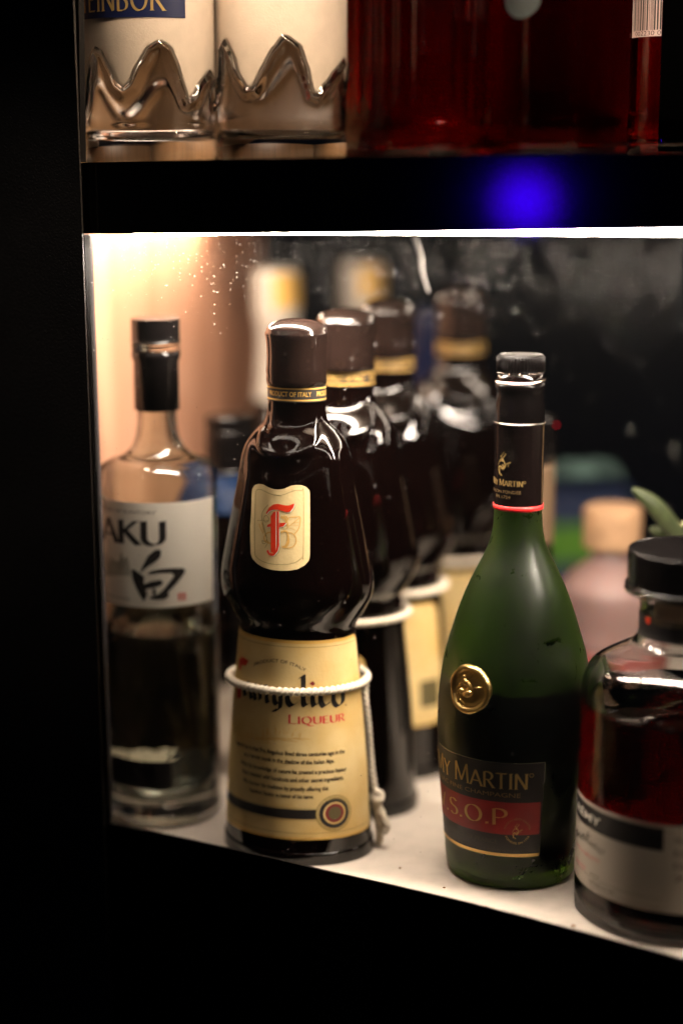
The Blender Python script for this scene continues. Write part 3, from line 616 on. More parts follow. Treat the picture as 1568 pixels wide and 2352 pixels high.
def f_label_low(par, surf, detail=True, hide=None):
    D = Decal(surf, ['cream2', 'red', 'ink', 'brownink', 'redtext', 'ochre', 'darkred', 'greyseal', 'olive', 'goldband'])
    c2 = crop(840, 2300, 540 / 1568); c4 = crop(850, 2640, 530 / 1568); H = FSURF.hit
    u1t, zt_ = H(*c2(1340, 95)); u1b, zb = H(*(c4(1475, 1200)))
    zt_ = H(*c2(800, 135))[1]; zb = H(*c4(900, 1290))[1]
    u1 = (H(*c2(1350, 140))[0] + H(*c4(1478, 1150))[0]) / 2; u0 = -1.5 if detail else -1.2
    ulo = u0; w = 0.004; RR = 0.038
    def rr(u0, u1, z0, z1, rad, n=5):
        pts = []
        for (cu, cv, s) in ((u1 - rad / RR, z1 - rad, 0), (u0 + rad / RR, z1 - rad, 90), (u0 + rad / RR, z0 + rad, 180), (u1 - rad / RR, z0 + rad, 270)):
            for i in range(n + 1):
                a = math.radians(s + 90 * i / n); pts.append((cu + rad * math.cos(a) / RR, cv + rad * math.sin(a)))
        return pts
    D.poly(rr(u0, u1, zb, zt_, 0.005), 'goldband', 0)
    D.poly(rr(u0, u1 - 0.008, zb + 0.0012, zt_ - 0.0018, 0.0045), 'cream2', 5e-5)
    D.uvline([(u0 + 0.1, zt_ - 0.0038), (u1 - 0.12, zt_ - 0.0038)], 0.0003, 'olive', 1e-4, RR)
    D.uvline([(u0 + 0.1, zb + 0.0040), (u1 - 0.12, zb + 0.0040)], 0.0003, 'olive', 1e-4, RR)
    if detail:
        # arched small line
        ua, za = H(*c2(270, 350)); ub, zb2 = H(*c2(815, 425)); um = (ua + ub) / 2; zpk = H(*c2(560, 345))[1]
        zl = H(*c2(810, 425))[1]
        D.text('PRODUCT OF ITALY', ua, ub, 0, 0.0019, 'brownink', 1e-4, bold=0.02, path=lambda u, v: (u, zpk - 0.0012 + v - (zpk - zl + 0.001) * ((u - um) / (ub - um)) ** 2))
        # red initial peeking round the left edge
        D.px([c2(110, 330), c2(150, 305), c2(210, 345), c2(180, 400), c2(140, 390), c2(128, 440), c2(108, 440)], 'red', 1e-4)
        D.px([c2(88, 565), c2(135, 580), c2(128, 740), c2(90, 745)], 'red', 1e-4)
        A = math.radians(35)
        X = lambda pts, w=34, n=3: D.pxline([c2(*p) for p in pts], w * 0.216 * 1.45, 'ink', 1.2e-4, n, ang=A)
        X([(165, 580), (168, 690), (180, 715)], 30); X([(190, 570), (215, 590)], 26)
        X([(232, 590), (232, 720), (250, 745)], 30); X([(275, 590), (275, 735), (290, 760)], 30); X([(232, 610), (275, 595)], 20)
        X([(330, 600), (330, 760)], 32); X([(375, 610), (400, 640), (400, 765), (420, 790)], 34); X([(330, 620), (375, 605)], 20)
        X([(480, 640), (480, 770), (510, 810)], 38); X([(545, 640), (545, 820), (520, 870), (470, 870)], 40); X([(480, 650), (545, 640)], 24); X([(505, 810), (540, 780)], 24)
        X([(620, 650), (620, 770), (665, 825), (725, 785)], 44); X([(620, 650), (670, 640), (690, 690), (640, 740)], 26)
        X([(755, 530), (785, 520), (785, 780), (810, 825), (830, 805)], 44)
        X([(885, 660), (885, 780), (905, 828), (930, 800)], 42); D.px([c2(848, 590), c2(885, 560), c2(912, 590), c2(885, 612)], 'darkred', 1.3e-4)
        X([(970, 660), (970, 780), (1010, 832), (1065, 780)], 44); X([(970, 660), (1040, 650)], 26)
        X([(1105, 680), (1105, 780), (1150, 830), (1200, 780), (1200, 680)], 38); X([(1105, 680), (1150, 640), (1200, 680)], 24)
        D.px([c2(1222, 812), c2(1232, 805), c2(1240, 815), c2(1230, 825)], 'brownink', 1.3e-4)
        ua, za = H(*c2(640, 1003)); ub, zb2 = H(*c2(1222, 998)); hh = H(*c2(900, 925))[1] - H(*c2(900, 1003))[1]
        NIB[0] = 0.15
        D.text('LIQUEUR', ua, ub, (za + zb2) / 2 + 0.0002, hh, 'redtext', 1.2e-4, glyph='roman', tall_first='L')
        NIB[0] = 0.115
        # old-town engraving behind the text
        for i in range(60):
            x = 150 + 620 * random.random(); y = 1150 - 120 * random.random() * (1 - abs(x - 520) / 600); hgt = 20 + 60 * random.random()
            D.pxline([c2(x, y + hgt), c2(x + 12 * random.uniform(-1, 1), y)], 0.9, 'ochre', 7e-5 + i * 1e-7, 1)
        for i in range(14):
            x = 130 + 560 * random.random(); y = 1160 + 50 * random.random()
            D.pxline([c2(x, y), c2(x + 90, y + 10 * random.uniform(-1, 1)), c2(x + 170, y + 14)], 1.3, 'ochre', 7.5e-5 + i * 1e-7, 3)
        lines = [('lived three centuries ago in the', 'Legend has it that Fra Angelico ', (575, 345), (1215, 345)), ('in the shadow of the Italian Alps.', 'as a hermit monk ', (440, 425), (1105, 450)),
                 ('of nature he created a precious liqueur', 'With his knowledge ', (445, 510), (1235, 535)), ('hazelnuts and other secret ingredients.', 'from toasted wild ', (425, 605), (1205, 630)),
                 ('tradition by proudly offering this', 'We honour his ', (380, 718), (1040, 748)), ('liqueur in honor of his name.', 'hazelnut ', (340, 795), (885, 840))]
        for body, pre, A0, A1 in lines:
            ua, za = H(*c4(*A0)); ub, zb3 = H(*c4(*A1))
            D.text(body, ua, ub, zb3, 0.0026, 'ink', 1.2e-4, prefix=pre, bold=0.022)
    # black bar and seal
    cu, cv = H(*c4(1110, 995)); rs = 0.0072
    zb_ = cv
    D.poly([(u0 + 0.04, cv - 0.0028), (cu, cv - 0.0028), (cu, cv + 0.0028), (u0 + 0.04, cv + 0.0028)], 'ink', 9e-5)
    D.uvline([(u0 + 0.04, cv + 0.0035), (cu, cv + 0.0035)], 0.0002, 'olive', 9e-5, RR); D.uvline([(u0 + 0.04, cv - 0.0035), (cu, cv - 0.0035)], 0.0002, 'olive', 9e-5, RR)
    sr = 0.0119 * 0.9
    ring_uv(D, cu, cv, 0, sr, 'cream2', 1.3e-4, RR); ring_uv(D, cu, cv, sr * .955, sr, 'olive', 1.6e-4, RR); ring_uv(D, cu, cv, sr * .88, sr * .91, 'olive', 1.6e-4, RR)
    ring_uv(D, cu, cv, sr * .62, sr * .84, 'ink', 1.6e-4, RR); ring_uv(D, cu, cv, sr * .74, sr * .84, 'greyseal', 1.9e-4, RR)
    ring_uv(D, cu, cv, 0, sr * .52, 'darkred', 1.9e-4, RR); ring_uv(D, cu, cv, 0, sr * .36, 'greyseal', 2.2e-4, RR)
    return D.build('lower_label', par)
def f_neckband(par):
    D = Decal(FSURF, ['ink', 'goldband']); c = crop(780, 1100, 670 / 1313); H = FSURF.hit
    zt_ = H(*c(600, 637))[1]; zb = H(*c(600, 718))[1]; RR = neckr; n = 48
    q = lambda z0, z1, m, l: D.strip([((-math.pi + 2 * math.pi * i / n, z0), (-math.pi + 2 * math.pi * i / n, z1)) for i in range(n + 1)], m, l)
    q(zb - 0.0012, zt_ + 0.0012, 'ink', 0); q(zt_ - 0.0004, zt_ + 0.0005, 'goldband', 8e-5); q(zb - 0.0005, zb + 0.0004, 'goldband', 8e-5)
    ua = H(*c(410, 690))[0]; ub = H(*c(705, 688))[0]; z = H(*c(600, 692))[1]; w = ub - ua; st = w * 1.13
    for k in range(-1, int(2 * math.pi / st) - 1):
        D.text('PRODUCT OF ITALY', ua + k * st, ub + k * st, z, 0.0028, 'goldband', 8e-5, bold=0.02)
    return D.build('neck_band', par, off=0.0003)
def rope_ring(par, z, rx, ry, tilt=0.0, r=0.0022, name='cord', tail=True):
    n = 420; pts = []
    for i in range(n):
        a = 2 * math.pi * i / n
        pts.append((rx * math.sin(a), -ry * math.cos(a), z + tilt * math.sin(a)))
    ring = tube(name, pts, r, 'rope', par, 12, twist=2 * math.pi / 0.0034, lobes=2, amp=0.2, closed=True)
    return ring
def make_frang(i):
    labs = ['hazelnut liqueur bottle with full parchment label and rope belt, nearest of four',
            'dark monk-shaped bottle right behind the nearest one, its cap touching it',
            'dark monk-shaped bottle third in line, seen between the second and the faint last one',
            'faint blurred dark bottle with gold neck ring, last in the line beside the green bottle']
    t = thing('liqueur_bottle', labs[i], 'bottle', (*FPOS[i], 0), FY if i == 0 else math.radians([0, -8, -2, 6][i]), 'dark hazelnut liqueur bottles in a line')
    return t
T1 = make_frang(0)
bodyo = lathe('body', FPROF, 'darkglass', T1, 160, FK, hood)
def dome(t): return (capr * 0.985 * math.cos(t * math.pi / 2) ** 0.8 if t < 1 else 0.0001, capz1 + 0.0012 + (ztop - capz1 - 0.0012) * math.sin(t * math.pi / 2) ** 1.05)
cap = [(0.0001, capz0 + 0.0005), (capr * 0.90, capz0), (capr * 0.965, capz0 + 0.001), (capr * 0.985, capz0 + 0.0035), (capr * 0.97, capz0 + 0.006)] + [(capr * (0.962 + 0.045 * (2 * t - 0.9) ** 2), capz0 + 0.006 + (capz1 - capz0 - 0.006) * t) for t in [k / 12 for k in range(1, 12)]] + [(capr * 1.015, capz1 - 0.0004), (capr * 1.01, capz1 + 0.0006)] + [dome(k / 10) for k in range(0, 11)]
lathe('cap', cap, 'fcap', T1, 72)
f_label_front(T1); lowlab = f_label_low(T1, FSURF); nb = f_neckband(T1)
# rope belt slipped down over the label
zr = FSURF.hit(690, 1583)[1]
rB = FSURF.R(zr)
R1 = rope_ring(T1, zr - 0.001, rB + 0.0038, rB * FK + 0.0036, tilt=0.001)
loc = lambda P: T1.rotation_euler.to_matrix().inverted() @ (V(P) - T1.location)
tp = [at_y(840, 1552, 1.034), at_y(838, 1600, 1.030), at_y(845, 1660, 1.030), at_y(851, 1740, 1.030), at_y(858, 1800, 1.028), at_y(862, 1822, 1.027)]
tube('cord_tail', curvepts([loc(p) for p in tp], 30), 0.0020, 'rope', R1, 12, twist=2 * math.pi / 0.0034, lobes=2, amp=0.2)
kn = [at_y(858, 1815, 1.026), at_y(872, 1826, 1.027), at_y(868, 1838, 1.025), at_y(856, 1830, 1.027), at_y(866, 1846, 1.026)]
tube('knot', curvepts([loc(p) for p in kn], 10), 0.0027, 'rope', R1, 10, twist=1200, amp=0.1)
tube('tassel', curvepts([loc(p) for p in [at_y(866, 1846, 1.026), at_y(876, 1872, 1.025), at_y(886, 1896, 1.025), at_y(880, 1912, 1.025)]], 8), 0.0026, 'rope', R1, 10, twist=1000, amp=0.15)
tube('tassel', curvepts([loc(p) for p in [at_y(862, 1848, 1.028), at_y(868, 1880, 1.028), at_y(872, 1915, 1.028), at_y(868, 1938, 1.028)]], 8), 0.0025, 'rope', R1, 10, twist=1000, amp=0.15)
# the three behind share meshes; they wear their cord just under the bulge and show a back label
def plainlabel(par, u0, u1, z0, z1):
    D = Decal(FSURF, ['goldband', 'cream2', 'greyseal']); RR = 0.038; rad = 0.008
    def rr(u0, u1, z0, z1, rad, n=6):
        pts = []
        for (cu, cv, s) in ((u1 - rad / RR, z1 - rad, 0), (u0 + rad / RR, z1 - rad, 90), (u0 + rad / RR, z0 + rad, 180), (u1 - rad / RR, z0 + rad, 270)):
            for i in range(n + 1):
                a = math.radians(s + 90 * i / n); pts.append((cu + rad * math.cos(a) / RR, cv + rad * math.sin(a)))
        return pts
    D.poly(rr(u0, u1, z0, z1, rad), 'goldband', 0); D.poly(rr(u0 + .02, u1 - .02, z0 + .001, z1 - .001, rad * .95), 'cream2', 6e-5)
    D.poly(rr(u0 + (u1 - u0) * .45, u1 - .12, z0 + 0.012, z0 + 0.03, 0.001), 'greyseal', 1e-4)
    return D.build('back_label', par)
zwaist = f(820, 1430)[1]
for i in (1, 2, 3):
    t = make_frang(i)
    for src in ('body', 'cap', 'neck_band'):
        so = [c for c in T1.children if c.name.split('.')[0] == src][0]
        c = so.copy(); c.parent = t; COL.objects.link(c)
    u = {1: (-0.9, 0.42), 2: (0.12, 1.10), 3: (-0.55, 0.5)}[i]
    z0, z1 = {1: (0.02, 0.105), 2: (0.036, 0.117), 3: (0.030, 0.117)}[i]
    plainlabel(t, u[0], u[1], z0, z1)
    rope_ring(t, {1: 0.1245, 2: 0.1245, 3: 0.1245}[i], 0.0385, 0.033, tilt=0.001)

# ================================================================== GREEN COGNAC BOTTLE
RX, RY = 0.0981, 0.998; RPOS = (RX, RY)
c7 = crop(1550, 1200, 650 / 1390); c8 = crop(1550, 2300, 650 / 1456)
fl = lambda c, x, y: sil(RX, RY, *c(x, y))
left7 = [(548, 1480), (545, 1530), (532, 1610), (508, 1690), (462, 1790), (400, 1905), (335, 2040), (275, 2190), (222, 2345)]
left8 = [(170, 200), (138, 400), (120, 600), (113, 760), (116, 900), (126, 1100), (146, 1330), (166, 1600), (184, 1850)]
lp = [fl(c7, *p) for p in left7]; lp8 = [fl(c8, *p) for p in left8]
rp = [(0.0001, 0.004), (0.020, 0.003), (lp8[-1][0] * 0.86, 0.0), (lp8[-1][0] * 0.96, 0.002), (lp8[-1][0] * 0.995, 0.007)] + lp8[::-1] + lp[::-1]
nr = lp[0][0]
ztopR = CZ - RY * math.tan(PITCH + math.atan((808 - CY) / FP))
zn = lambda y: CZ - RY * 0.99 * math.tan(PITCH + math.atan((y - CY) / FP))
cy7 = lambda x, y: c7(x, y)[1]
zc0 = zn(cy7(0, 372)); zc1 = ztopR - 0.0012
RPROF = smoothprof(rp + [(nr * 0.96, zn(cy7(0, 1380))), (nr * 0.90, zn(cy7(0, 1200))), (nr * 0.86, zn(cy7(0, 600))), (nr * 0.84, zn(cy7(0, 430)))], 6)
RYAW = math.radians(-38)
RS = Surf((*RPOS, 0), RYAW, RPROF)
TR = thing('cognac_bottle', 'frosted green cognac bottle with gold seal and red and black label', 'bottle', (*RPOS, 0), RYAW)
# thick frosted glass: outer skin and inner cavity in one mesh
def hollow(prof, wall, zfloor, ztop):
    """outer profile bottom to top, then the inner cavity back down"""
    outer = [p for p in prof]
    inner = [(max(r - wall, 0.001), z) for r, z in prof if z > zfloor + 0.004 and z < ztop]
    inner = inner[::-1]
    r0 = inner[-1][0]
    return outer + inner + [(r0 * 0.97, zfloor + 0.0015), (r0 * 0.9, zfloor + 0.0003), (r0 * 0.5, zfloor + 0.0012), (0.0001, zfloor + 0.002)]
lathe('body', hollow(RPROF, 0.003, 0.008, 0.27), 'frost', TR, 128)
# spirit inside, up to the shoulder
liq = [(r - 0.0027, z) for r, z in RPROF if 0.012 < z < 0.116]
M['gspirit'] = mat('brown_spirit', (0.012, 0.008, 0.002), 0.0, trans=1.0, ior=1.35)
lathe('spirit', [(0.0001, 0.0112)] + [(liq[0][0] * 0.95, 0.0113)] + liq + [(0.0001, liq[-1][1] + 0.0001)], 'gspirit', TR, 96)
# sleeve on the neck
zs1 = zn(cy7(0, 450)); zs0 = zn(cy7(0, 1438)); zred = zn(cy7(0, 1398)); zm = zn(cy7(0, 755))
sr0 = fl(c7, 550, 1390)[0]; sr1 = fl(c7, 556, 740)[0]
sr2 = fl(c7, 565, 480)[0]
sleeve = [(sr0 + .0001, zred), (sr0, zred + 0.001), ((sr0 + sr1) / 2, (zred + zm) / 2), (sr1 + 0.0001, zm - 0.0008), (sr1 + 0.0003, zm), (sr1 - 0.0001, zm + 0.0004), (sr1 - 0.0004, zm + 0.010), (sr2 - 0.0007, zs1 - 0.007), (sr2 - 0.0004, zs1 - 0.004), (sr2 + 0.0004, zs1 - 0.002), (sr2 + 0.0003, zs1), (nr * 0.95, zs1 + 0.0005)]
M['sleeve_dimmed'] = mat('dimmed_foil_top', (0.0014, 0.0010, 0.0010), 0.16, spec=0.10, rnoise=0.1)  # same foil made darker where the strip's light falls strongest
lathe('upper_sleeve', sleeve[5:], 'sleeve_dimmed', TR, 96, closed_ends=False)
lathe('neck_sleeve', sleeve[:6], 'sleeve', TR, 96, closed_ends=False)
lathe('red_band', [(sr0 + 0.0002, zs0), (sr0 + 0.0006, zs0 + 0.0001), (sr0 + 0.0006, zred - 0.0001), (sr0 + 0.0002, zred)], 'redband', TR, 96, closed_ends=False)
# torn seam line and tear edge on the sleeve
tube('tear_line', [((sr1 + 0.0004) * math.sin(a * 2 * math.pi / 90), -(sr1 + 0.0004) * math.cos(a * 2 * math.pi / 90), zm + 0.00005 * math.sin(a * 1.7)) for a in range(90)], 0.00022, 'silver', TR, 6, closed=True)
usm = Surf((*RPOS, 0), RYAW, [(sr0, 0), (sr0, zred), (sr1, zm), (sr2, zs1)]).hit(*c7(930, 1000))[0]
tube('sleeve_seam', [((sr0 + (sr1 - sr0) * t + 0.0002) * math.sin(usm + 0.01 * math.sin(t * 9)), -(sr0 + (sr1 - sr0) * t + 0.0002) * math.cos(usm + 0.01 * math.sin(t * 9)), zred + (zm - zred) * t) for t in [k / 30 for k in range(31)]], 0.00013, 'dullgold', TR, 5)
# tin tamper ring with a torn end, glass finish, ribbed cap
zrg = zn(cy7(0, 420)); rr_ = fl(c7, 565, 410)[0]
lathe('bottle_finish', [(nr * 0.8, zs1 - 0.001), (nr * 0.93, zs1), (nr * 0.93, zc0 - 0.0005), (nr * 0.8, zc0)], 'darkglass', TR, 72)
rg = []
for k in range(160):
    a = 2 * math.pi * k / 160; rg.append((rr_ * 0.985 * math.sin(a), -rr_ * 0.985 * math.cos(a), zrg - 0.0012 + 0.0004 * math.sin(a * 52) + 0.0012 * max(0, math.cos(a - 1.8)) ** 6))
tube('tamper_ring', rg, 0.0004, 'steel', TR, 6, closed=True)
rc = fl(c7, 580, 300)[0]
def ribs(a, z, r): return 0.0008 * math.cos(a * 46) * (1 if zc0 + 0.0012 < z < zc1 - 0.0012 and r > rc * 0.9 else 0)
cp = [(0.0001, zc0)] + [(rc * 0.96, zc0), (rc, zc0 + 0.0006), (rc, zc0 + 0.0011), (rc, zc0 + 0.0013), (rc * 0.995, (zc0 + zc1) / 2), (rc * 0.99, zc1 - 0.0014), (rc * 0.975, zc1 - 0.0010), (rc * 0.955, zc1 - 0.0002), (rc * 0.92, zc1), (rc * 0.86, zc1 - 0.0003), (rc * 0.5, zc1 - 0.0002), (0.0001, zc1 - 0.0002)]
lathe('screw_cap', cp, 'screw', TR, 460, disp=ribs)
lathe('cap_bead', [(rc * 0.99, zc0 + 0.0003), (rc * 1.004, zc0 + 0.0005), (rc * 0.99, zc0 + 0.0007)], 'steel', TR, 232, disp=lambda a, z, r: 0.00022 * math.cos(a * 46), closed_ends=False)
# neck print
NS = Surf((*RPOS, 0), RYAW, [(sr0 + 0.0001, 0), (sr0 + .0001, zred), (sr1 + 0.0001, zm)])
D = Decal(NS, ['goldink', 'dullgold']); H = NS.hit
h_ = lambda y0, y1: abs(H(*c7(700, y0))[1] - H(*c7(700, y1))[1])
D.text('MARTIN', H(*c7(600, 1245))[0], H(*c7(777, 1247))[0], H(*c7(760, 1247))[1], h_(1205, 1247), 'goldink', 0, prefix='RÉMY ', glyph='roman', tall_first='M')
D.text('FONDÉE', H(*c7(622, 1300))[0], H(*c7(762, 1303))[0], H(*c7(760, 1305))[1], h_(1278, 1303), 'dullgold', 0, prefix='MAISON ')
D.text('EN 1724', H(*c7(570, 1325))[0], H(*c7(678, 1340))[0], H(*c7(640, 1338))[1], h_(1312, 1337), 'dullgold', 0)
u_, v_ = H(*c7(628, 1068)); centaur(D, u_, v_, h_(970, 1165), 'goldink', 0, sr0)
ur, vr = H(*c7(790, 1213)); ring_uv(D, ur, vr, 0.00055, 0.00075, 'goldink', 0, sr0, 16)
D.build('neck_print', TR, off=0.0002)
# body label
c8f = c8; H = RS.hit
D = Decal(RS, ['rblack', 'rred', 'goldink', 'dullgold', 'faint', 'silver', 'gold'])
u1 = H(*c8(1000, 1150))[0]; u1b = H(*c8(943, 1860))[0]; u1 = (u1 + u1b) / 2; u0 = u1 - 2.35
ztl = H(*c8(900, 1108))[1]; zbl = H(*c8(900, 1872))[1]
zr1 = H(*c8(900, 1430))[1]; zr0 = H(*c8(900, 1693))[1]; RR = RS.R(0.06)
Q = lambda z0, z1, m, l, a=0, b=0: D.poly([(u0 + a, z0), (u1 - b, z0), (u1 - b, z1), (u0 + a, z1)], m, l)
Q(zbl, ztl, 'rblack', 0); Q(zr0, zr1, 'rred', 8e-5, 0.0, 0.03)
Q(ztl - 0.0002, ztl + 0.00015, 'silver', 1e-4); Q(zbl, zbl + 0.0019, 'gold', 1e-4, 0, 0.01)
D.uvline([(u1, ztl), (u1, ztl - 0.012)], 0.0002, 'silver', 1e-4, RR)
hm = lambda x, y0, y1: abs(H(*c8(x, y0))[1] - H(*c8(x, y1))[1])
NIB[0] = 0.105
D.text('MARTIN', H(*c8(278, 1235))[0], H(*c8(858, 1322))[0], H(*c8(840, 1323))[1], hm(780, 1195, 1322), 'goldink', 1.2e-4, prefix='RÉMY ', glyph='roman', tall_first='M')
NIB[0] = 0.115
D.text('FINE CHAMPAGNE', H(*c8(225, 1272))[0], H(*c8(795, 1390))[0], H(*c8(780, 1391))[1], hm(700, 1352, 1388), 'dullgold', 1.2e-4, prefix='COGNAC ')
NIB[2] = False; NIB[0] = 0.10
D.text('S.O.P', H(*c8(222, 1490))[0], H(*c8(688, 1600))[0], H(*c8(600, 1612))[1], hm(600, 1478, 1610), 'goldink', 1.2e-4, prefix='V.', glyph='roman')
NIB[2] = True; NIB[0] = 0.115
D.text('PRODUCT OF FRANCE', H(*c8(205, 1640))[0], H(*c8(605, 1762))[0], H(*c8(600, 1765))[1], hm(600, 1725, 1762), 'faint', 1.2e-4, bold=0.01)
D.text('CHAMPAGNE CONTRÔLÉE 40%ALC/VOL', H(*c8(335, 1735))[0], H(*c8(925, 1835))[0], H(*c8(920, 1838))[1], hm(900, 1810, 1836), 'faint', 1.2e-4, prefix='APPELLATION FINE ')
u_, v_ = H(*c8(768, 1665)); sc_ = hm(768, 1560, 1770) / 2
centaur(D, u_, v_, sc_ * 1.25, 'goldink', 1.5e-4, RR)
circtext(D, 'MAISON RÉMY MARTIN', u_, v_, sc_ * 0.86, sc_ * 0.17, 'dullgold', 1.5e-4, RR, 172, 8)
circtext(D, 'FONDÉE EN 1724', u_, v_, sc_ * 1.03, sc_ * 0.17, 'goldink', 1.5e-4, RR, 205, 335, True)
ur, vr = H(*c8(884, 1207)); ring_uv(D, ur, vr, 0.0009, 0.0012, 'goldink', 1.2e-4, RR, 16)
D.build('label', TR)
# gold medallion: raised uneven rim, dished centre, centaur relief
u_, v_ = RS.hit(*CENT(850, 870)); RRm = RS.R(v_)
wax = lambda a: 1 + 0.025 * math.sin(3 * a + 0.6) + 0.012 * math.sin(7 * a)
hw = abs(RS.hit(*CENT(350, 870))[0] - RS.hit(*CENT(1330, 870))[0]) * RRm / 2; hh_ = abs(RS.hit(*CENT(850, 220))[1] - RS.hit(*CENT(850, 1520))[1]) / 2
bm = bmesh.new(); rings = []
prof_m = [(1.0, 0.0), (1.0, 0.0013), (0.96, 0.0024), (0.88, 0.0028), (0.80, 0.0024), (0.765, 0.0012), (0.74, 0.0009), (0.5, 0.0011), (0.25, 0.0013), (0.01, 0.0014)]
for rf_, hgt in prof_m:
    ring = []
    for i in range(64):
        a = 2 * math.pi * i / 64; w_ = wax(a) if rf_ > 0.85 else 1.0
        ring.append(bm.verts.new(RS.at(u_ + hw * rf_ * w_ * math.cos(a) / RRm, v_ + hh_ * rf_ * w_ * math.sin(a), hgt + (0.0003 * math.sin(5 * a) if 0.8 < rf_ < 1 else 0))))
    rings.append(ring)
for a_, b_ in zip(rings[:-1], rings[1:]):
    for i in range(64): bm.faces.new((a_[i], a_[(i + 1) % 64], b_[(i + 1) % 64], b_[i]))
bm.faces.new(rings[-1])
med = from_bm('medallion', bm, 'gold', TR)
for pts, w in CENTAUR:
    f3 = lambda x, y: RS.at(u_ + (x - 850) / 490 * hw / RRm, v_ - (y - 870) / 650 * hh_, 0.0013)
    w3 = w / 490 * hw * 0.75
    pp = curvepts([f3(x, y) for x, y in pts], 5)
    oo = tube('centaur_relief', pp, max(w3, 0.00028), 'gold', med, 8, rf=lambda t: 0.65 + 0.5 * math.sin(math.pi * t))
# join the relief strokes into one mesh
def join(objs, name):
    bm = bmesh.new(); par = objs[0].parent
    for o in objs: bm.from_mesh(o.data)
    mats = [m for m in objs[0].data.materials]
    for o in objs: bpy.data.objects.remove(o)
    return from_bm(name, bm, mats, par)
join([c for c in med.children], 'centaur_relief')

# ================================================================== WHITE-LABELLED CLEAR BOTTLE
HX, HY = -0.1108, 1.090
g = lambda px, py: sil(HX, HY, px, py)
hr = [(508, 1878), (506, 1840), (503, 1700), (501, 1500), (500, 1300), (500, 1150), (501, 1095), (496, 1070), (478, 1055), (450, 1045), (428, 1030), (414, 1005), (408, 975), (406, 945)]
hp = [g(*p) for p in hr]; bR = hp[0][0]
nkr = hp[-1][0]
zh = lambda y: CZ - HY * math.tan(PITCH + math.atan((y - CY) / FP))
HPROF = smoothprof([(0.0001, 0.003), (bR * 0.7, 0.0025), (bR * 0.88, 0.0), (bR * 0.97, 0.0018), (bR, 0.007)] + hp[1:] + [(nkr, zh(850)), (nkr * 1.0, zh(813))], 6)
TH = thing('vodka_bottle', 'clear bottle with black brush writing on a white label, left end of the shelf', 'bottle', (HX, HY, 0), math.radians(-24))
zin = 0.016
lathe('body', hollow(HPROF, 0.0028, zin, zh(818)), 'gglass', TH, 128, disp=lambda a, z, r: (0.0011 * math.sin(a * 11 + z * 120) * (0.6 + 0.4 * math.sin(a * 3)) * (1 if 0.022 < z < 0.12 and r > bR * 0.85 else 0)) * math.exp(-((z - 0.07) / 0.04) ** 4))
lq = [(r - 0.0025 if r > 0.01 else r, z) for r, z in HPROF if zin + 0.005 < z < 0.128]
lathe('spirit', [(0.0001, zin + 0.0026), (lq[0][0] * 0.9, zin + 0.0028)] + lq + [(lq[-1][0] - 0.0002, lq[-1][1] + 0.0001), (0.0001, lq[-1][1] + 0.0001)], 'spirit', TH, 96)
cr = g(413, 760)[0]; sl = g(412, 900)[0]
lathe('neck_capsule', [(sl * 0.97, zh(940)), (sl, zh(939)), (sl * 0.985, zh(830)), (cr * 1.0, zh(820)), (cr * 1.01, zh(806)), (cr * 0.9, zh(803))], 'bcap', TH, 72, closed_ends=False)
lathe('lip_ring', smoothprof([(0.0001, zh(804)), (cr * 0.9, zh(804)), (cr * 0.99, zh(801)), (cr * 0.99, zh(790)), (cr * 0.9, zh(786)), (0.0001, zh(786))], 4), 'gglass', TH, 72)
lathe('stopper', smoothprof([(0.0001, zh(782)), (cr * 0.97, zh(782)), (cr, zh(780)), (cr, zh(736)), (cr * 0.97, zh(731)), (cr * 0.5, zh(730)), (0.0001, zh(730))], 3), 'bcap', TH, 72)
HSF = Surf((HX, HY, 0), math.radians(-24), HPROF); H = HSF.hit
ch = crop(350, 1820, 470 / 1568); L = lambda pts: [ch(*p) for p in pts]
D = Decal(HSF, ['white', 'ink', 'brownink', 'red', 'shade'])
ztp = H(*ch(500, 70))[1]; zbt = H(*ch(500, 1345))[1]; u1 = H(*ch(1425, 600))[0]; u0 = u1 - 2.7
D.poly([(u0, zbt), (u1, zbt), (u1, ztp), (u0, ztp)], 'white', 0)
hmH = lambda x, y0, y1: abs(H(*ch(x, y0))[1] - H(*ch(x, y1))[1])
D.text('SUNTORY', H(*ch(345, 205))[0], H(*ch(735, 212))[0], H(*ch(640, 215))[1], hmH(600, 165, 212), 'brownink', 1e-4, prefix='HOUSE OF ')
NIB[0] = 0.17
D.text('KU', H(*ch(290, 560))[0], H(*ch(865, 590))[0], H(*ch(720, 590))[1], hmH(720, 300, 590), 'ink', 1e-4, glyph='roman', prefix='HA' if False else 'A')
NIB[0] = 0.115
for P in [[(730, 645), (790, 640), (805, 670), (790, 740), (720, 800), (640, 850), (590, 890), (550, 930), (560, 880), (590, 820), (640, 720)],
          [(440, 885), (470, 880), (540, 930), (600, 975), (590, 1040), (610, 1110), (635, 1190), (610, 1250), (590, 1275), (550, 1210), (500, 1110), (460, 1010)],
          [(635, 950), (680, 905), (780, 880), (920, 868), (1060, 865), (1100, 895), (1070, 950), (985, 1060), (890, 1160), (895, 1215), (840, 1250), (740, 1252), (660, 1245), (670, 1220), (770, 1185), (830, 1130), (900, 1040), (960, 960), (930, 925), (800, 925), (700, 940)],
          [(600, 1060), (680, 1030), (790, 1010), (830, 1040), (800, 1080), (700, 1110), (620, 1125), (595, 1110)],
          [(700, 1120), (730, 1110), (740, 1190), (700, 1200)]]:
    D.px(L(P), 'ink', 1e-4)
D.px(L([(1005, 1175), (1100, 1170), (1098, 1255), (1008, 1260)]), 'red', 1e-4)
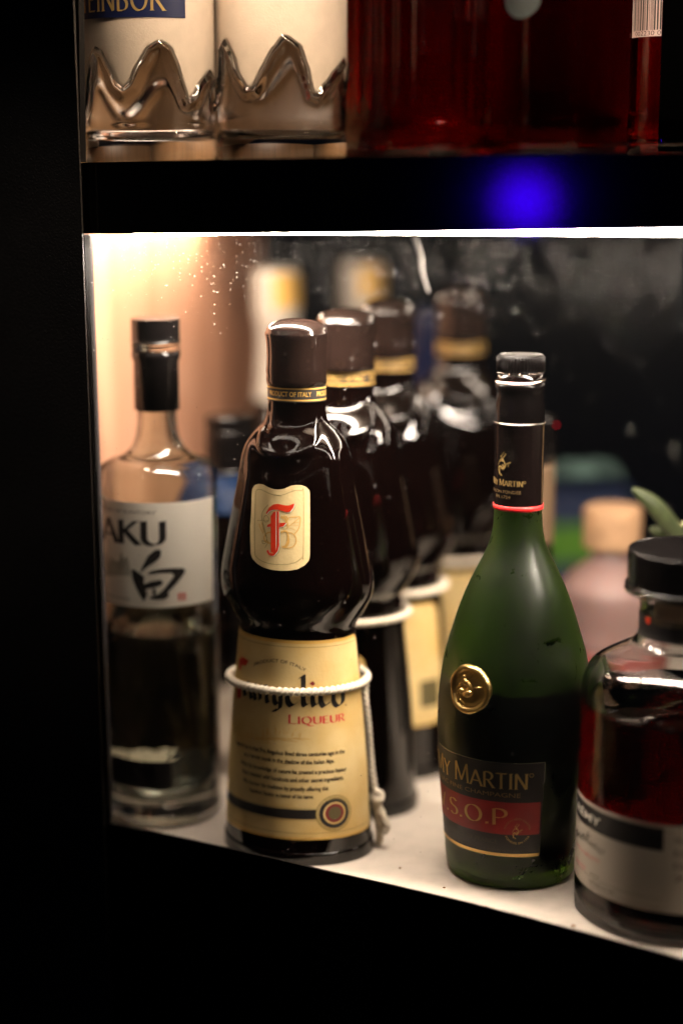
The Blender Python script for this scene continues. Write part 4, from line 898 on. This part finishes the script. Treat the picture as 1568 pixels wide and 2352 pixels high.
for pts in [([(1020, 1200), (1090, 1200)]), ([(1050, 1180), (1052, 1250)]), ([(1018, 1230), (1092, 1228)])]: D.pxline(L(pts), 1.6, 'white', 1.4e-4, 1)
# misty ink-wash mountains at the left of the label
for i in range(5):
    x = 90 + 60 * i; D.px(L([(x, 960), (x + 20, 760 + 50 * (i % 2)), (x + 50, 660 + 60 * (i % 3)), (x + 80, 780), (x + 110, 960)]), 'shade', 5e-5 + i * 3e-6)
D.text('BLENDED JAPANESE', H(*ch(120, 1180))[0], H(*ch(430, 1250))[0], H(*ch(400, 1255))[1], 0.0012, 'brownink', 1e-4)
D.build('label', TH)
M['bronze'] = mat('bronze_dimming_back', (0.24, 0.12, 0.05), 0.5, noise=0.6, nscale=30)
M['streak'] = mat('grey_green_streak', (0.65, 0.66, 0.5), 0.4)
D = Decal(HSF, ['bronze', 'streak'])
D.poly([(math.pi - 1.3, 0.034), (math.pi + 1.3, 0.034), (math.pi + 1.25, 0.126), (math.pi - 1.25, 0.126)], 'bronze', 0)  # dark back print added to dim the bright view through the spirit
rs_ = random.Random(5)
for i in range(16):
    a_ = math.pi - 1.1 + 2.2 * rs_.random(); z_ = 0.028 + 0.055 * rs_.random(); l_ = 0.02 + 0.03 * rs_.random(); w_ = 0.015 + 0.03 * rs_.random()
    D.poly([(a_, z_), (a_ + w_, z_ + 0.002), (a_ - 0.35 * l_ / 0.04 + w_ * 0.4, z_ + l_), (a_ - 0.35 * l_ / 0.04, z_ + l_)], 'streak', 2e-4)
D.build('back_label', TH, off=-0.0002 + 0.0006)
D = Decal(HSF, ['rblack', 'silver'])
ua = H(395, 1780)[0]; za = H(360, 1812)[1]; zb_ = H(360, 1750)[1]
D.poly([(ua - 1.3, za), (ua, za), (ua, zb_), (ua - 1.3, zb_)], 'rblack', 0)
D.build('lower_label', TH)

# ================================================================== AMBER DECANTER BOTTLE AT RIGHT
AX, AY = 0.1860, 0.942
sA = lambda px, py: sil(AX, AY, px, py)
cq = crop(1900, 1600, 600 / 1283); cw = crop(2000, 2500, 500 / 1069)
al = [cw(235, 1840), cw(215, 1700), cw(213, 1560), cw(225, 1300), cw(240, 900), cw(252, 500), cw(262, 250), cq(482, 2000), cq(492, 1900), cq(525, 1810), cq(580, 1740), cq(680, 1680), cq(800, 1620), cq(890, 1570), cq(935, 1500), cq(940, 1420), cq(942, 1280)]
ap = [sA(*p) for p in al]; aR = ap[1][0]; anr = ap[-1][0]
zA = lambda y: CZ - AY * math.tan(PITCH + math.atan((y - CY) / FP))
yc = lambda y: cq(0, y)[1]
APROF = smoothprof([(0.0001, 0.004), (aR * 0.6, 0.003), (aR * 0.80, 0.0), (aR * 0.92, 0.003), (aR * 0.975, 0.010)] + ap + [(anr * 1.05, zA(yc(1225))), (anr * 1.28, zA(yc(1205))), (anr * 1.28, zA(yc(1165))), (anr * 1.1, zA(yc(1155)))], 6)
TA = thing('brandy_bottle', 'round-shouldered amber brandy bottle with black cap, cut by the right edge', 'bottle', (AX, AY, 0), math.radians(-62))
lathe('body', hollow(APROF, 0.0032, 0.006, zA(yc(1180))), 'glass', TA, 128)
zl = CZ - (AY - 0.05) * math.tan(PITCH + math.atan((1668 - CY) / FP))
la = [(r - 0.0029, z) for r, z in APROF if 0.0095 < z < zl]
lathe('brandy', [(0.0001, 0.0074), (la[0][0] * 0.90, 0.0066)] + la + [(la[-1][0] - 0.0002, la[-1][1] + 0.0001), (0.0001, la[-1][1] + 0.0001)], 'amber', TA, 96)
rca = sA(*cq(850, 950))[0]; zca0 = zA(yc(1145)); zca1 = zA(yc(880))
lathe('stopper', smoothprof([(0.0001, zca0), (rca * 0.96, zca0), (rca, zca0 + 0.0008), (rca, zca1 - 0.0015), (rca * 0.98, zca1 - 0.0003), (rca * 0.93, zca1), (rca * 0.86, zca1 - 0.0004), (0.0001, zca1 - 0.0004)], 4), 'bcap', TA, 96)
corkr = anr * 0.72
lathe('cork', [(0.0001, zca0 - 0.022), (corkr, zca0 - 0.022), (corkr, zca0 - 0.0002), (0.0001, zca0 - 0.0002)], 'cork', TA, 48)
AS = Surf((AX, AY, 0), math.radians(-62), APROF); H = AS.hit
D = Decal(AS, ['rblack', 'red', 'dullgold']); z0, z1 = zA(yc(1535)), zA(yc(1360)); n = 40
D.strip([((-math.pi + 2 * math.pi * i / n, z0), (-math.pi + 2 * math.pi * i / n, z1)) for i in range(n + 1)], 'rblack', 0)
u_, v_ = H(*cq(1010, 1432)); ring_uv(D, u_, v_, 0, 0.0022, 'red', 1e-4, anr, 14)
D.text('FRENCH BRANDY', H(*cq(1055, 1470))[0], H(*cq(1055, 1470))[0] + 1.3, H(*cq(1150, 1490))[1], 0.0035, 'dullgold', 1e-4)
D.build('neck_band', TA, off=0.0003)
D = Decal(AS, ['white', 'white2', 'rblack', 'ink', 'pinktext', 'brownink', 'silver'])
zt_ = H(*cw(800, 1095))[1]; zb_ = H(*cw(480, 1690))[1]
u0 = H(*cw(243, 900))[0] - 0.5; u1 = u0 + 3.3
# upper edge wavers a little like the cut paper
D.poly([(u0, zb_), (u1, zb_), (u1, zt_), (u0, zt_)], 'white2', 0)
zk1 = H(*cw(800, 1125))[1]; zk0 = H(*cw(800, 1300))[1]; uk = H(*cw(915, 1250))[0]
D.poly([(u0, zk0), (uk, zk0), (uk, zk1), (u0, zk1)], 'rblack', 8e-5)
hA = lambda x, y0, y1: abs(H(*cw(x, y0))[1] - H(*cw(x, y1))[1])
D.text('RÉMY', H(*cw(250, 985))[0], H(*cw(425, 1110))[0], H(*cw(400, 1118))[1], hA(400, 1048, 1110), 'white', 1.2e-4, prefix='ST-', bold=0.02)
def script_line(pts, m='ink', w=1.3): D.pxline([cw(*p) for p in pts], w, m, 1.2e-4, 4)
script_line([(232, 1165), (245, 1150), (248, 1200), (262, 1170), (268, 1210), (282, 1190), (296, 1180), (292, 1215), (280, 1225), (275, 1205), (300, 1195), (305, 1235), (318, 1220), (330, 1160), (326, 1240), (338, 1260), (350, 1245), (352, 1275), (368, 1260), (370, 1290), (384, 1270), (392, 1265), (390, 1300), (402, 1305), (412, 1290), (420, 1295), (412, 1320), (425, 1335), (445, 1310), (455, 1320), (440, 1345)])
script_line([(310, 1190), (352, 1205)])
D.text('FINE & SMOOTH', H(*cw(245, 1270))[0], H(*cw(415, 1400))[0], H(*cw(380, 1398))[1], 0.0022, 'pinktext', 1.2e-4, bold=0.01)
D.text('BRANDY VSOP', H(*cw(235, 1400))[0], H(*cw(305, 1468))[0], H(*cw(290, 1462))[1], 0.0030, 'pinktext', 1.2e-4, bold=0.01)
D.text('• • •', H(*cw(345, 1510))[0], H(*cw(405, 1540))[0], H(*cw(380, 1530))[1], 0.003, 'brownink', 1.2e-4, bold=0.02)
D.text('MATURED IN OAK', H(*cw(335, 1580))[0], H(*cw(530, 1650))[0], H(*cw(450, 1628))[1], 0.0022, 'brownink', 1.2e-4)
zz = H(*cw(300, 1480))[1]
D.uvline([(H(*cw(232, 1380))[0], zz), (uk, zz)], 0.0002, 'brownink', 1.2e-4, aR); D.uvline([(u0, zb_ + 0.002), (uk, zb_ + 0.002)], 0.0002, 'brownink', 1.2e-4, aR)
# back panel print at the right edge
ue = H(*cw(1000, 1300))[0]
for k in range(4):
    D.text(['PRODUIT DE FRANCE', 'EAU-DE-VIE', 'DISTILLED', '70 CL'][k], ue, ue + 0.5, H(*cw(1000, 1260 + 100 * k))[1], 0.0035, 'brownink', 1.2e-4)
D.build('label', TA)

# ================================================================== BOTTLES FURTHER BACK
def simple_bottle(name, label, X, Y, parts, yaw=0, group=None):
    t = thing(name, label, 'bottle', (X, Y, 0), yaw, group)
    for nm, prof, m in parts: lathe(nm, prof, m, t, 64)
    return t
# black-capped bottle with blue band and pale label
zz = lambda Y, y: CZ - Y * math.tan(PITCH + math.atan((y - CY) / FP))
BX, BY = -0.0735, 1.185; ZB = lambda y: zz(BY, y)
simple_bottle('liquor_bottle', 'blurred bottle with black cap, blue band and pale label, beside the white-labelled clear bottle', BX, BY, [
    ('body', smoothprof([(0.0001, 0), (0.030, 0), (0.033, 0.004), (0.033, 0.12), (0.033, ZB(1165)), (0.030, ZB(1150))], 3), 'glass'),
    ('blue_band', smoothprof([(0.0335, ZB(1162)), (0.0338, ZB(1155)), (0.026, ZB(1110)), (0.0158, ZB(1085)), (0.0152, ZB(1075))], 4), 'bluefoil'),
    ('cap', smoothprof([(0.0001, ZB(1078)), (0.0155, ZB(1078)), (0.0158, ZB(1070)), (0.0155, ZB(990)), (0.0145, ZB(985)), (0.0155, ZB(980)), (0.0155, ZB(958)), (0.013, ZB(953)), (0.0001, ZB(953))], 3), 'bcap')])
tb = [o for o in S.objects if o.name.startswith('liquor_bottle') and 'blue band' in o['label']][0]
D = Decal(Surf((BX, BY, 0), 0, [(0.033, 0), (0.033, 1)]), ['greyfoil', 'brownink', 'shade', 'white'])
D.poly([(0.42, 0.018), (1.5, 0.018), (1.5, ZB(1250)), (0.42, ZB(1250))], 'greyfoil', 0)
D.poly([(0.45, ZB(1245)), (1.5, ZB(1245)), (1.5, ZB(1180)), (0.45, ZB(1180))], 'white', 0)
D.poly([(0.5, 0.085), (0.62, 0.083), (0.66, 0.07), (0.6, 0.062), (0.52, 0.072)], 'brownink', 1e-4)
D.poly([(0.3, 0.035), (1.3, 0.035), (1.3, 0.052), (0.3, 0.052)], 'shade', 1e-4)
D.build('label', tb, off=0.0004)
# tall necks with white foil and gold tops
def tallneck(X, Y, ytop, lab, rr=0.0175):
    Z = lambda y: zz(Y, y); t = thing('sparkling_wine_bottle', lab, 'bottle', (X, Y, 0), 0, 'tall bottles with white foil necks at the back')
    zt_ = Z(ytop)
    lathe('body', smoothprof([(0.0001, 0), (0.036, 0), (0.038, 0.005), (0.038, zt_ - 0.17), (0.030, zt_ - 0.13), (0.018, zt_ - 0.10), (0.015, zt_ - 0.08)], 5), 'darkglass', t, 64)
    lathe('neck_foil', smoothprof([(0.0205, zt_ - 0.115), (0.016, zt_ - 0.085), (0.0145, zt_ - 0.05), (rr, zt_ - 0.034), (rr, zt_ - 0.004), (rr * 0.9, zt_), (0.0001, zt_)], 5), 'whitefoil', t, 64, closed_ends=False)
    s = Surf((X, Y, 0), 0, [(rr, 0), (rr, 1)]); D = Decal(s, ['goldband'])
    D.poly([(-0.1, zt_ - 0.029), (1.9, zt_ - 0.029), (1.9, zt_ - 0.003), (-0.1, zt_ - 0.003)], 'goldband', 0)
    D.build('gold_patch', t, off=0.0008)
tallneck(-0.050, 1.41, 617, 'tall blurred white neck with gold patch, directly above the nearest dark cap')
tallneck(0.0165, 1.50, 600, 'tall blurred white neck with gold patch, further right above the second dark cap')
# blue bottle between third and last liqueur bottle
Z = lambda y: zz(1.46, y)
simple_bottle('liquor_bottle', 'dim blue slender bottle between the third and the last gold-ringed dark bottle', 0.070, 1.46, [
    ('body', smoothprof([(0.0001, 0), (0.026, 0), (0.028, 0.004), (0.028, 0.13), (0.021, 0.18), (0.0165, 0.20), (0.0165, Z(725)), (0.012, Z(722)), (0.0001, Z(720))], 4), 'darkblue')])
# slim dark bottle just right of the cognac neck, with a glowing bead on its cap for a red glint
Z = lambda y: zz(1.16, y)
t = thing('liquor_bottle', 'slim dark bottle with a red glint, nearly hidden behind the cognac neck', 'bottle', (0.1240, 1.16, 0))
lathe('body', smoothprof([(0.0001, 0), (0.030, 0), (0.032, 0.004), (0.032, 0.08), (0.0165, 0.125), (0.0128, 0.15), (0.0128, Z(1060))], 4), 'darkglass', t, 64)
lathe('neck_foil', smoothprof([(0.0130, Z(1240)), (0.0133, Z(1235)), (0.0133, Z(1075)), (0.0130, Z(1070))], 3), 'brownink', t, 64, closed_ends=False)
lathe('cap', smoothprof([(0.0001, Z(1060)), (0.0136, Z(1060)), (0.0136, Z(965)), (0.012, Z(960)), (0.0001, Z(960))], 3), 'bcap', t, 64)
ic = bmesh.new(); bmesh.ops.create_icosphere(ic, subdivisions=2, radius=0.0007); bmesh.ops.translate(ic, verts=ic.verts, vec=V((0.0128, -0.006, Z(973)))); from_bm('glint_bead', ic, 'redglint', t)
# squat frosted pink bottle with cork
PX_, PY_ = 0.1835, 1.215; Z = lambda y: zz(PY_, y); sP = lambda x, y: sil(PX_, PY_, x, y)
t = thing('gin_bottle', 'squat frosted pink bottle with wide pale cork behind the brandy bottle', 'bottle', (PX_, PY_, 0))
pr = [sP(1282, 1345), sP(1300, 1322), sP(1328, 1298), sP(1352, 1280), sP(1362, 1262), sP(1364, 1250)]
zsp = Z(1470)
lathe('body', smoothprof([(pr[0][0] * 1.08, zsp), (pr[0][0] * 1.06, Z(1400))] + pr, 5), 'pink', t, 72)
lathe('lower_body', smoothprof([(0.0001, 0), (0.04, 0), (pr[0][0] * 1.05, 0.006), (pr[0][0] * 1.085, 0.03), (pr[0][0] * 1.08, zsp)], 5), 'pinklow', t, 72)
rk = sP(1338, 1200)[0]
lathe('cork', smoothprof([(0.0001, Z(1252)), (rk * 0.9, Z(1252)), (rk * 0.97, Z(1245)), (rk, Z(1180)), (rk * 0.95, Z(1166)), (rk * 0.8, Z(1163)), (0.0001, Z(1163))], 4), 'cork', t, 64)
# blue carton with green print further back
t = thing('carton', 'blurred blue carton with a lime green print behind the cognac shoulder', 'box', (0.205, 1.60, 0), math.radians(8))
box('box', -0.033, 0.05, -0.02, 0.03, 0.0, zz(1.58, 1128), 'bluebox', t, 0.002)
box('green_print', -0.030, 0.020, -0.0212, -0.0203, zz(1.58, 1290), zz(1.58, 1205), 'greenband', t)
# leaf sprig
t = thing('plant_sprig', 'green leafy sprig reaching in at the right edge above the black bottle cap', 'plant', (0.262, 1.12, 0))
lathe('pot', smoothprof([(0.0001, 0), (0.022, 0), (0.026, 0.05), (0.024, 0.055), (0.0001, 0.05)], 3), 'pot', t, 40)
l3 = lambda p: V(p) - V((0.262, 1.12, 0))
stem = curvepts([V((0, 0, 0.045)), V((-0.002, 0, 0.10)), l3(at_y(1600, 1230, 1.10)), l3(at_y(1560, 1205, 1.10)), l3(at_y(1505, 1180, 1.09))], 8)
tube('stem', stem, 0.0014, 'leaf2', t, 8)
def leaf(pts, w, sag=0.003):
    c = curvepts([l3(p) for p in pts], 8); bm = bmesh.new(); rows = []
    for i, p in enumerate(c):
        tt = i / (len(c) - 1); ww = w * (math.sin(math.pi * min(1, tt * 0.93 + 0.05)) ** 0.7)
        tg = (c[min(i + 1, len(c) - 1)] - c[max(i - 1, 0)]).normalized(); sd_ = tg.cross(V((0.15, -1, 0.25)).normalized()).normalized()
        rows.append([bm.verts.new(p + sd_ * ww * k + V((0, -1, 0)) * (sag * (1 - k * k))) for k in (-1, -0.6, -0.25, 0, 0.25, 0.6, 1)])
    for a_, b_ in zip(rows[:-1], rows[1:]):
        for k in range(6): bm.faces.new((a_[k], a_[k + 1], b_[k + 1], b_[k]))
    o = from_bm('leaf', bm, 'leaf', t); md = o.modifiers.new('thick', 'SOLIDIFY'); md.thickness = 0.0006
leaf([at_y(1585, 1262, 1.09), at_y(1545, 1215, 1.085), at_y(1500, 1160, 1.08), at_y(1450, 1122, 1.08)], 0.0060)
leaf([at_y(1600, 1225, 1.10), at_y(1560, 1235, 1.09), at_y(1530, 1228, 1.09), at_y(1490, 1215, 1.09)], 0.006)
leaf([at_y(1640, 1180, 1.10), at_y(1610, 1140, 1.1), at_y(1590, 1100, 1.1)], 0.008)

# dim lamps deep in the dark room and the blue lamp mirrored in the fascia
def ball(name, p, r, m, lab, cat, group=None):
    t = thing(name, lab, cat, p, 0, group)
    bm = bmesh.new(); bmesh.ops.create_uvsphere(bm, u_segments=24, v_segments=16, radius=r); from_bm('bulb', bm, m, t)
    lathe('socket', [(0.0001, r * 0.8), (r * 0.5, r * 0.8), (r * 0.45, r * 2.0), (0.0001, r * 2.0)], 'blackwood', t, 20)
    tube('cable', [(0, 0, r * 1.9), (0, 0, 1.0)], 0.003, 'blackwood', t, 6)
ball('room_lamp', at_y(1372, 1110, 3.2), 0.016, 'dimlamp', 'dim grey-green out-of-focus lamp glow, the right one beside the cork', 'lamp', 'faint lamps far behind the bottles')
ball('room_lamp', at_y(1312, 1112, 3.0), 0.016, 'dimlamp', 'dim grey-green out-of-focus lamp glow, the left one beside the cognac neck', 'lamp', 'faint lamps far behind the bottles')
hitp = on_plane(1207, 462, 0.0); dr_ = ray(1207, 462).normalized(); fn = (fasc[1] - fasc[0]).cross(fasc[3] - fasc[0]).normalized()
rf_ = dr_ - 2 * dr_.dot(fn) * fn
bp = hitp + rf_ * 2.1
bl_ = thing('blue_spot_lamp', 'blue spot lamp whose blurred glow is mirrored in the glossy black shelf front', 'lamp', bp)
bl_.rotation_euler = (-rf_).to_track_quat('Z', 'Y').to_euler()
bm = bmesh.new(); bmesh.ops.create_uvsphere(bm, u_segments=24, v_segments=16, radius=0.029); from_bm('bulb', bm, 'blue_lamp', bl_)
lathe('blocker_tube', [(0.030, -0.03), (0.030, 0.45), (0.032, 0.45), (0.032, -0.032)], 'blackwood', bl_, 32, closed_ends=False)  # tube and end cap added to keep the blue light off the bottles
lathe('blocker_cap', [(0.0001, -0.036), (0.032, -0.036), (0.032, -0.0325), (0.0001, -0.0325)], 'blackwood', bl_, 32)

# ================================================================== UPPER SHELF BOTTLES
c1 = crop(200, 0, 1150 / 1568)
def shelf_z(X, Y):                                 # height of the shelf top below a point
    u = (V((X, Y, 0)) - V((tl.x, tl.y, 0))).dot((V((tr_.x, tr_.y, 0)) - V((tl.x, tl.y, 0))).normalized()) / (V((tr_.x, tr_.y, 0)) - V((tl.x, tl.y, 0))).length
    return tl.z + (tr_.z - tl.z) * u - 0.0048
def gin(X, Y, wave, ylabel, detail, lab, yaw):
    zb = shelf_z(X, Y); R0 = 0.0387
    t = thing('gin_bottle', lab, 'bottle', (X, Y, zb), yaw, 'gin bottles with wavy glass feet')
    cyl = Surf((X, Y, zb), yaw, [(R0 * 0.985, 0), (R0 * 0.985, 1)])
    W_ = [cyl.hit(*c1(*p)) for p in wave]; W_.sort()
    # periodic wave right round the bottle
    def wz(a):
        aa = (a + math.pi) % (2 * math.pi) - math.pi
        if aa <= W_[0][0] or aa >= W_[-1][0]: return W_[0][1] + 0.010 * math.sin((aa - W_[0][0]) * 5)
        for p, q in zip(W_[:-1], W_[1:]):
            if p[0] <= aa <= q[0]: s = (aa - p[0]) / max(q[0] - p[0], 1e-6); s = s * s * (3 - 2 * s) * 0.3 + s * 0.7; return p[1] + (q[1] - p[1]) * s
    zring = zz(Y - R0, 300) - zb
    WS = [(-math.pi + 2 * math.pi * i / 260, wz(-math.pi + 2 * math.pi * i / 260)) for i in range(261)]
    def disp(a, z, r):
        if r < R0 * 0.90 or z < zring + 0.004 or z > 0.092: return 0
        aa = (a + math.pi) % (2 * math.pi) - math.pi; sg = 1 if z > wz(a) else -1
        d = sg * math.sqrt(min(((x_ - aa) * R0) ** 2 + (z - z_) ** 2 for x_, z_ in WS))
        return 0.0027 * math.exp(-(d / 0.0034) ** 2) - (0.0008 / (1 + math.exp(-d / 0.001)))
    ro = R0 * 0.985
    prof = smoothprof([(0.0001, 0.003), (R0 * 0.6, 0.0025), (R0 * 0.80, 0.0), (R0 * 0.93, 0.002), (R0 * 0.995, 0.009), (R0 * 0.985, zring - 0.003), (ro * 0.985, zring), (ro, zring + 0.004)], 5)
    zz_ = zring + 0.004
    while zz_ < 0.094: zz_ += 0.0009; prof.append((ro, zz_))
    prof += [(ro, 0.10), (ro, 0.17), (ro * 0.9, 0.19), (ro * 0.5, 0.205), (ro * 0.42, 0.26), (0.0001, 0.262)]
    inner = [(ro - 0.003, 0.165), (ro - 0.003, 0.022), (ro * 0.9, 0.0175), (ro * 0.6, 0.016), (0.0001, 0.018)]
    full = prof[:-3] + [(ro * 0.5, 0.205), (ro * 0.42, 0.24), (ro * 0.3, 0.24), (ro * 0.38, 0.205), (ro * 0.82, 0.185)] + inner
    lathe('body', full, 'glass', t, 220, disp=disp)
    cs = Surf((X, Y, zb), yaw, [(ro, 0), (ro, 1)])
    D = Decal(cs, ['paper_up', 'navy', 'goldink']); n = 160
    ua_, ub_ = (-1.9, 1.62) if detail else (-1.9, 1.9)
    D.strip([((ua_ + (ub_ - ua_) * i / n, wz(ua_ + (ub_ - ua_) * i / n) + 0.0022), (ua_ + (ub_ - ua_) * i / n, 0.16)) for i in range(n + 1)], 'paper_up', 0)
    if detail:
        H = cs.hit; u1 = H(*c1(650, 60))[0]; z0 = H(*c1(500, 86))[1] - zb
        z0 = H(*c1(500, 86))[1]
        D.poly([(-1.9, z0), (u1, z0), (u1, z0 + 0.03), (-1.9, z0 + 0.03)], 'navy', 3e-4)
        NIB[0] = 0.10
        D.text('INBOK', H(*c1(215, 60))[0], H(*c1(548, 52))[0], H(*c1(480, 52))[1], 0.0125, 'goldink', 4e-4, prefix='STE', glyph='roman')
        NIB[0] = 0.115
    D.build('label', t, off=0.0003)
    lathe('neck_cap', smoothprof([(0.0001, 0.238), (0.017, 0.238), (0.017, 0.27), (0.0001, 0.272)], 3), 'bcap', t, 40)
    return t
# Surf.hit works in bottle coordinates: heights come back relative to the bottle's foot
gin(-0.1117, 1.092, [(165, 520), (175, 400), (188, 300), (207, 250), (240, 270), (275, 340), (310, 430), (345, 460), (385, 430), (430, 330), (480, 250), (525, 225), (565, 250), (600, 330), (630, 430), (660, 515), (690, 500), (735, 420), (770, 370), (790, 400)], 0, True,
    'clear gin bottle with navy patch on its beige label, far left of the upper shelf', math.radians(-8))
gin(-0.0352, 1.102, [(825, 400), (832, 250), (855, 215), (885, 280), (920, 400), (960, 460), (1000, 450), (1050, 350), (1100, 260), (1150, 200), (1210, 240), (1250, 350), (1280, 480), (1310, 490), (1350, 440), (1400, 370), (1440, 310)], 0, False,
    'clear gin bottle with plain beige label, second from the left on the upper shelf', math.radians(2))
# ribbed dark red bottle
def upbottle(lab, px_c, Y, half, m, mliq, ribsn=0, h=0.2, name='liqueur_bottle'):
    X = at_y(px_c, 330, Y).x; zb = shelf_z(X, Y); R0 = half / FP * Y * 1.0
    t = thing(name, lab, 'bottle', (X, Y, zb), 0)
    pr_ = [(0.0001, 0.004), (R0 * 0.7, 0.003), (R0 * 0.85, 0.0), (R0 * 0.96, 0.002), (R0, 0.008), (R0, 0.022), (R0 * 0.985, 0.027)]
    pr_ = smoothprof(pr_, 4) + [(R0 * 0.985, 0.03 + 0.01 * k) for k in range(15)] + [(R0 * 0.8, h), (R0 * 0.35, h + 0.02), (R0 * 0.33, h + 0.07), (R0 * 0.25, h + 0.07)]
    dsp = (lambda a, z, r: (0.0012 * math.cos(a * ribsn) if z > 0.03 and r > R0 * 0.9 else 0)) if ribsn else None
    lathe('body', hollow(pr_, 0.003, 0.009, h + 0.06), m, t, 192 if ribsn else 96, disp=dsp)
    lq = [(r - 0.0027, z) for r, z in pr_ if 0.017 < z < h * 0.85]
    lathe('liqueur', [(0.0001, 0.0106), (lq[0][0] * 0.9, 0.0095)] + lq + [(0.0001, lq[-1][1] + 0.0001)], mliq, t, 96)
    lathe('cap', [(0.0001, h + 0.071), (R0 * 0.36, h + 0.071), (R0 * 0.36, h + 0.1), (0.0001, h + 0.1)], 'bcap', t, 40)
    return t, X, zb, R0
upbottle('dark red bottle with upright ribs, third from the left on the upper shelf', 952, 1.16, 162, 'redglass', 'redliq', 26)
t, X, zb, R0 = upbottle('smooth dark red bottle with round pale badge, between the ribbed and the barcode bottle', 1284, 1.18, 172, 'redglass', 'redliq')
# pale round badge on its front
SB = Surf((X, 1.18, zb), 0, [(R0 * 0.985, 0), (R0 * 0.985, 1)]); M['badge'] = mat('pale_badge', (0.028, 0.036, 0.038), 0.6)
D = Decal(SB, ['badge', 'leaf'])
u_, v_ = SB.hit(1197, -10); ring_uv(D, u_, v_, 0, 0.0135, 'badge', 0, R0, 30)
D.build('badge', t, off=0.0004)
t, X, zb, R0 = upbottle('red aperitif bottle showing a barcode label, right end of the upper shelf', 1560, 1.07, 118, 'redglass', 'redliq')
SB = Surf((X, 1.07, zb), 0, [(R0 * 0.985, 0), (R0 * 0.985, 1)]); H = SB.hit
D = Decal(SB, ['barcode_paper', 'ink', 'blackmatte']); c9 = crop(1200, 0, 1300 / 1568)
u0 = -1.45; u1 = H(*c9(1474, 100))[0]; z0 = H(*c9(1440, 160))[1]
D.poly([(u0, z0), (u1, z0), (u1, z0 + 0.05), (u0, z0 + 0.05)], 'barcode_paper', 0)
ua = H(*c9(1352, 100))[0]; x = ua; random.seed(3)
while x < u1 - 0.02:
    w = random.choice([1, 1, 2, 3]) * (u1 - ua) / 62
    D.poly([(x, z0 + 0.0034), (min(x + w, u1 - .005), z0 + 0.0034), (min(x + w, u1 - .005), z0 + 0.04), (x, z0 + 0.04)], 'ink', 1e-4); x += w + random.choice([1, 1, 2]) * (u1 - ua) / 62
D.text('8', H(*c9(1328, 160))[0], H(*c9(1340, 160))[0], z0 + 0.0006, 0.0026, 'ink', 1e-4)
D.text('002230 0', H(*c9(1360, 160))[0], u1 - 0.005, z0 + 0.0006, 0.0026, 'ink', 1e-4)
D.poly([(u1 + 0.01, 0.005), (u1 + 2.0, 0.005), (u1 + 2.0, 0.15), (u1 + 0.01, 0.15)], 'blackmatte', 0)
D.build('label', t, off=0.0004)
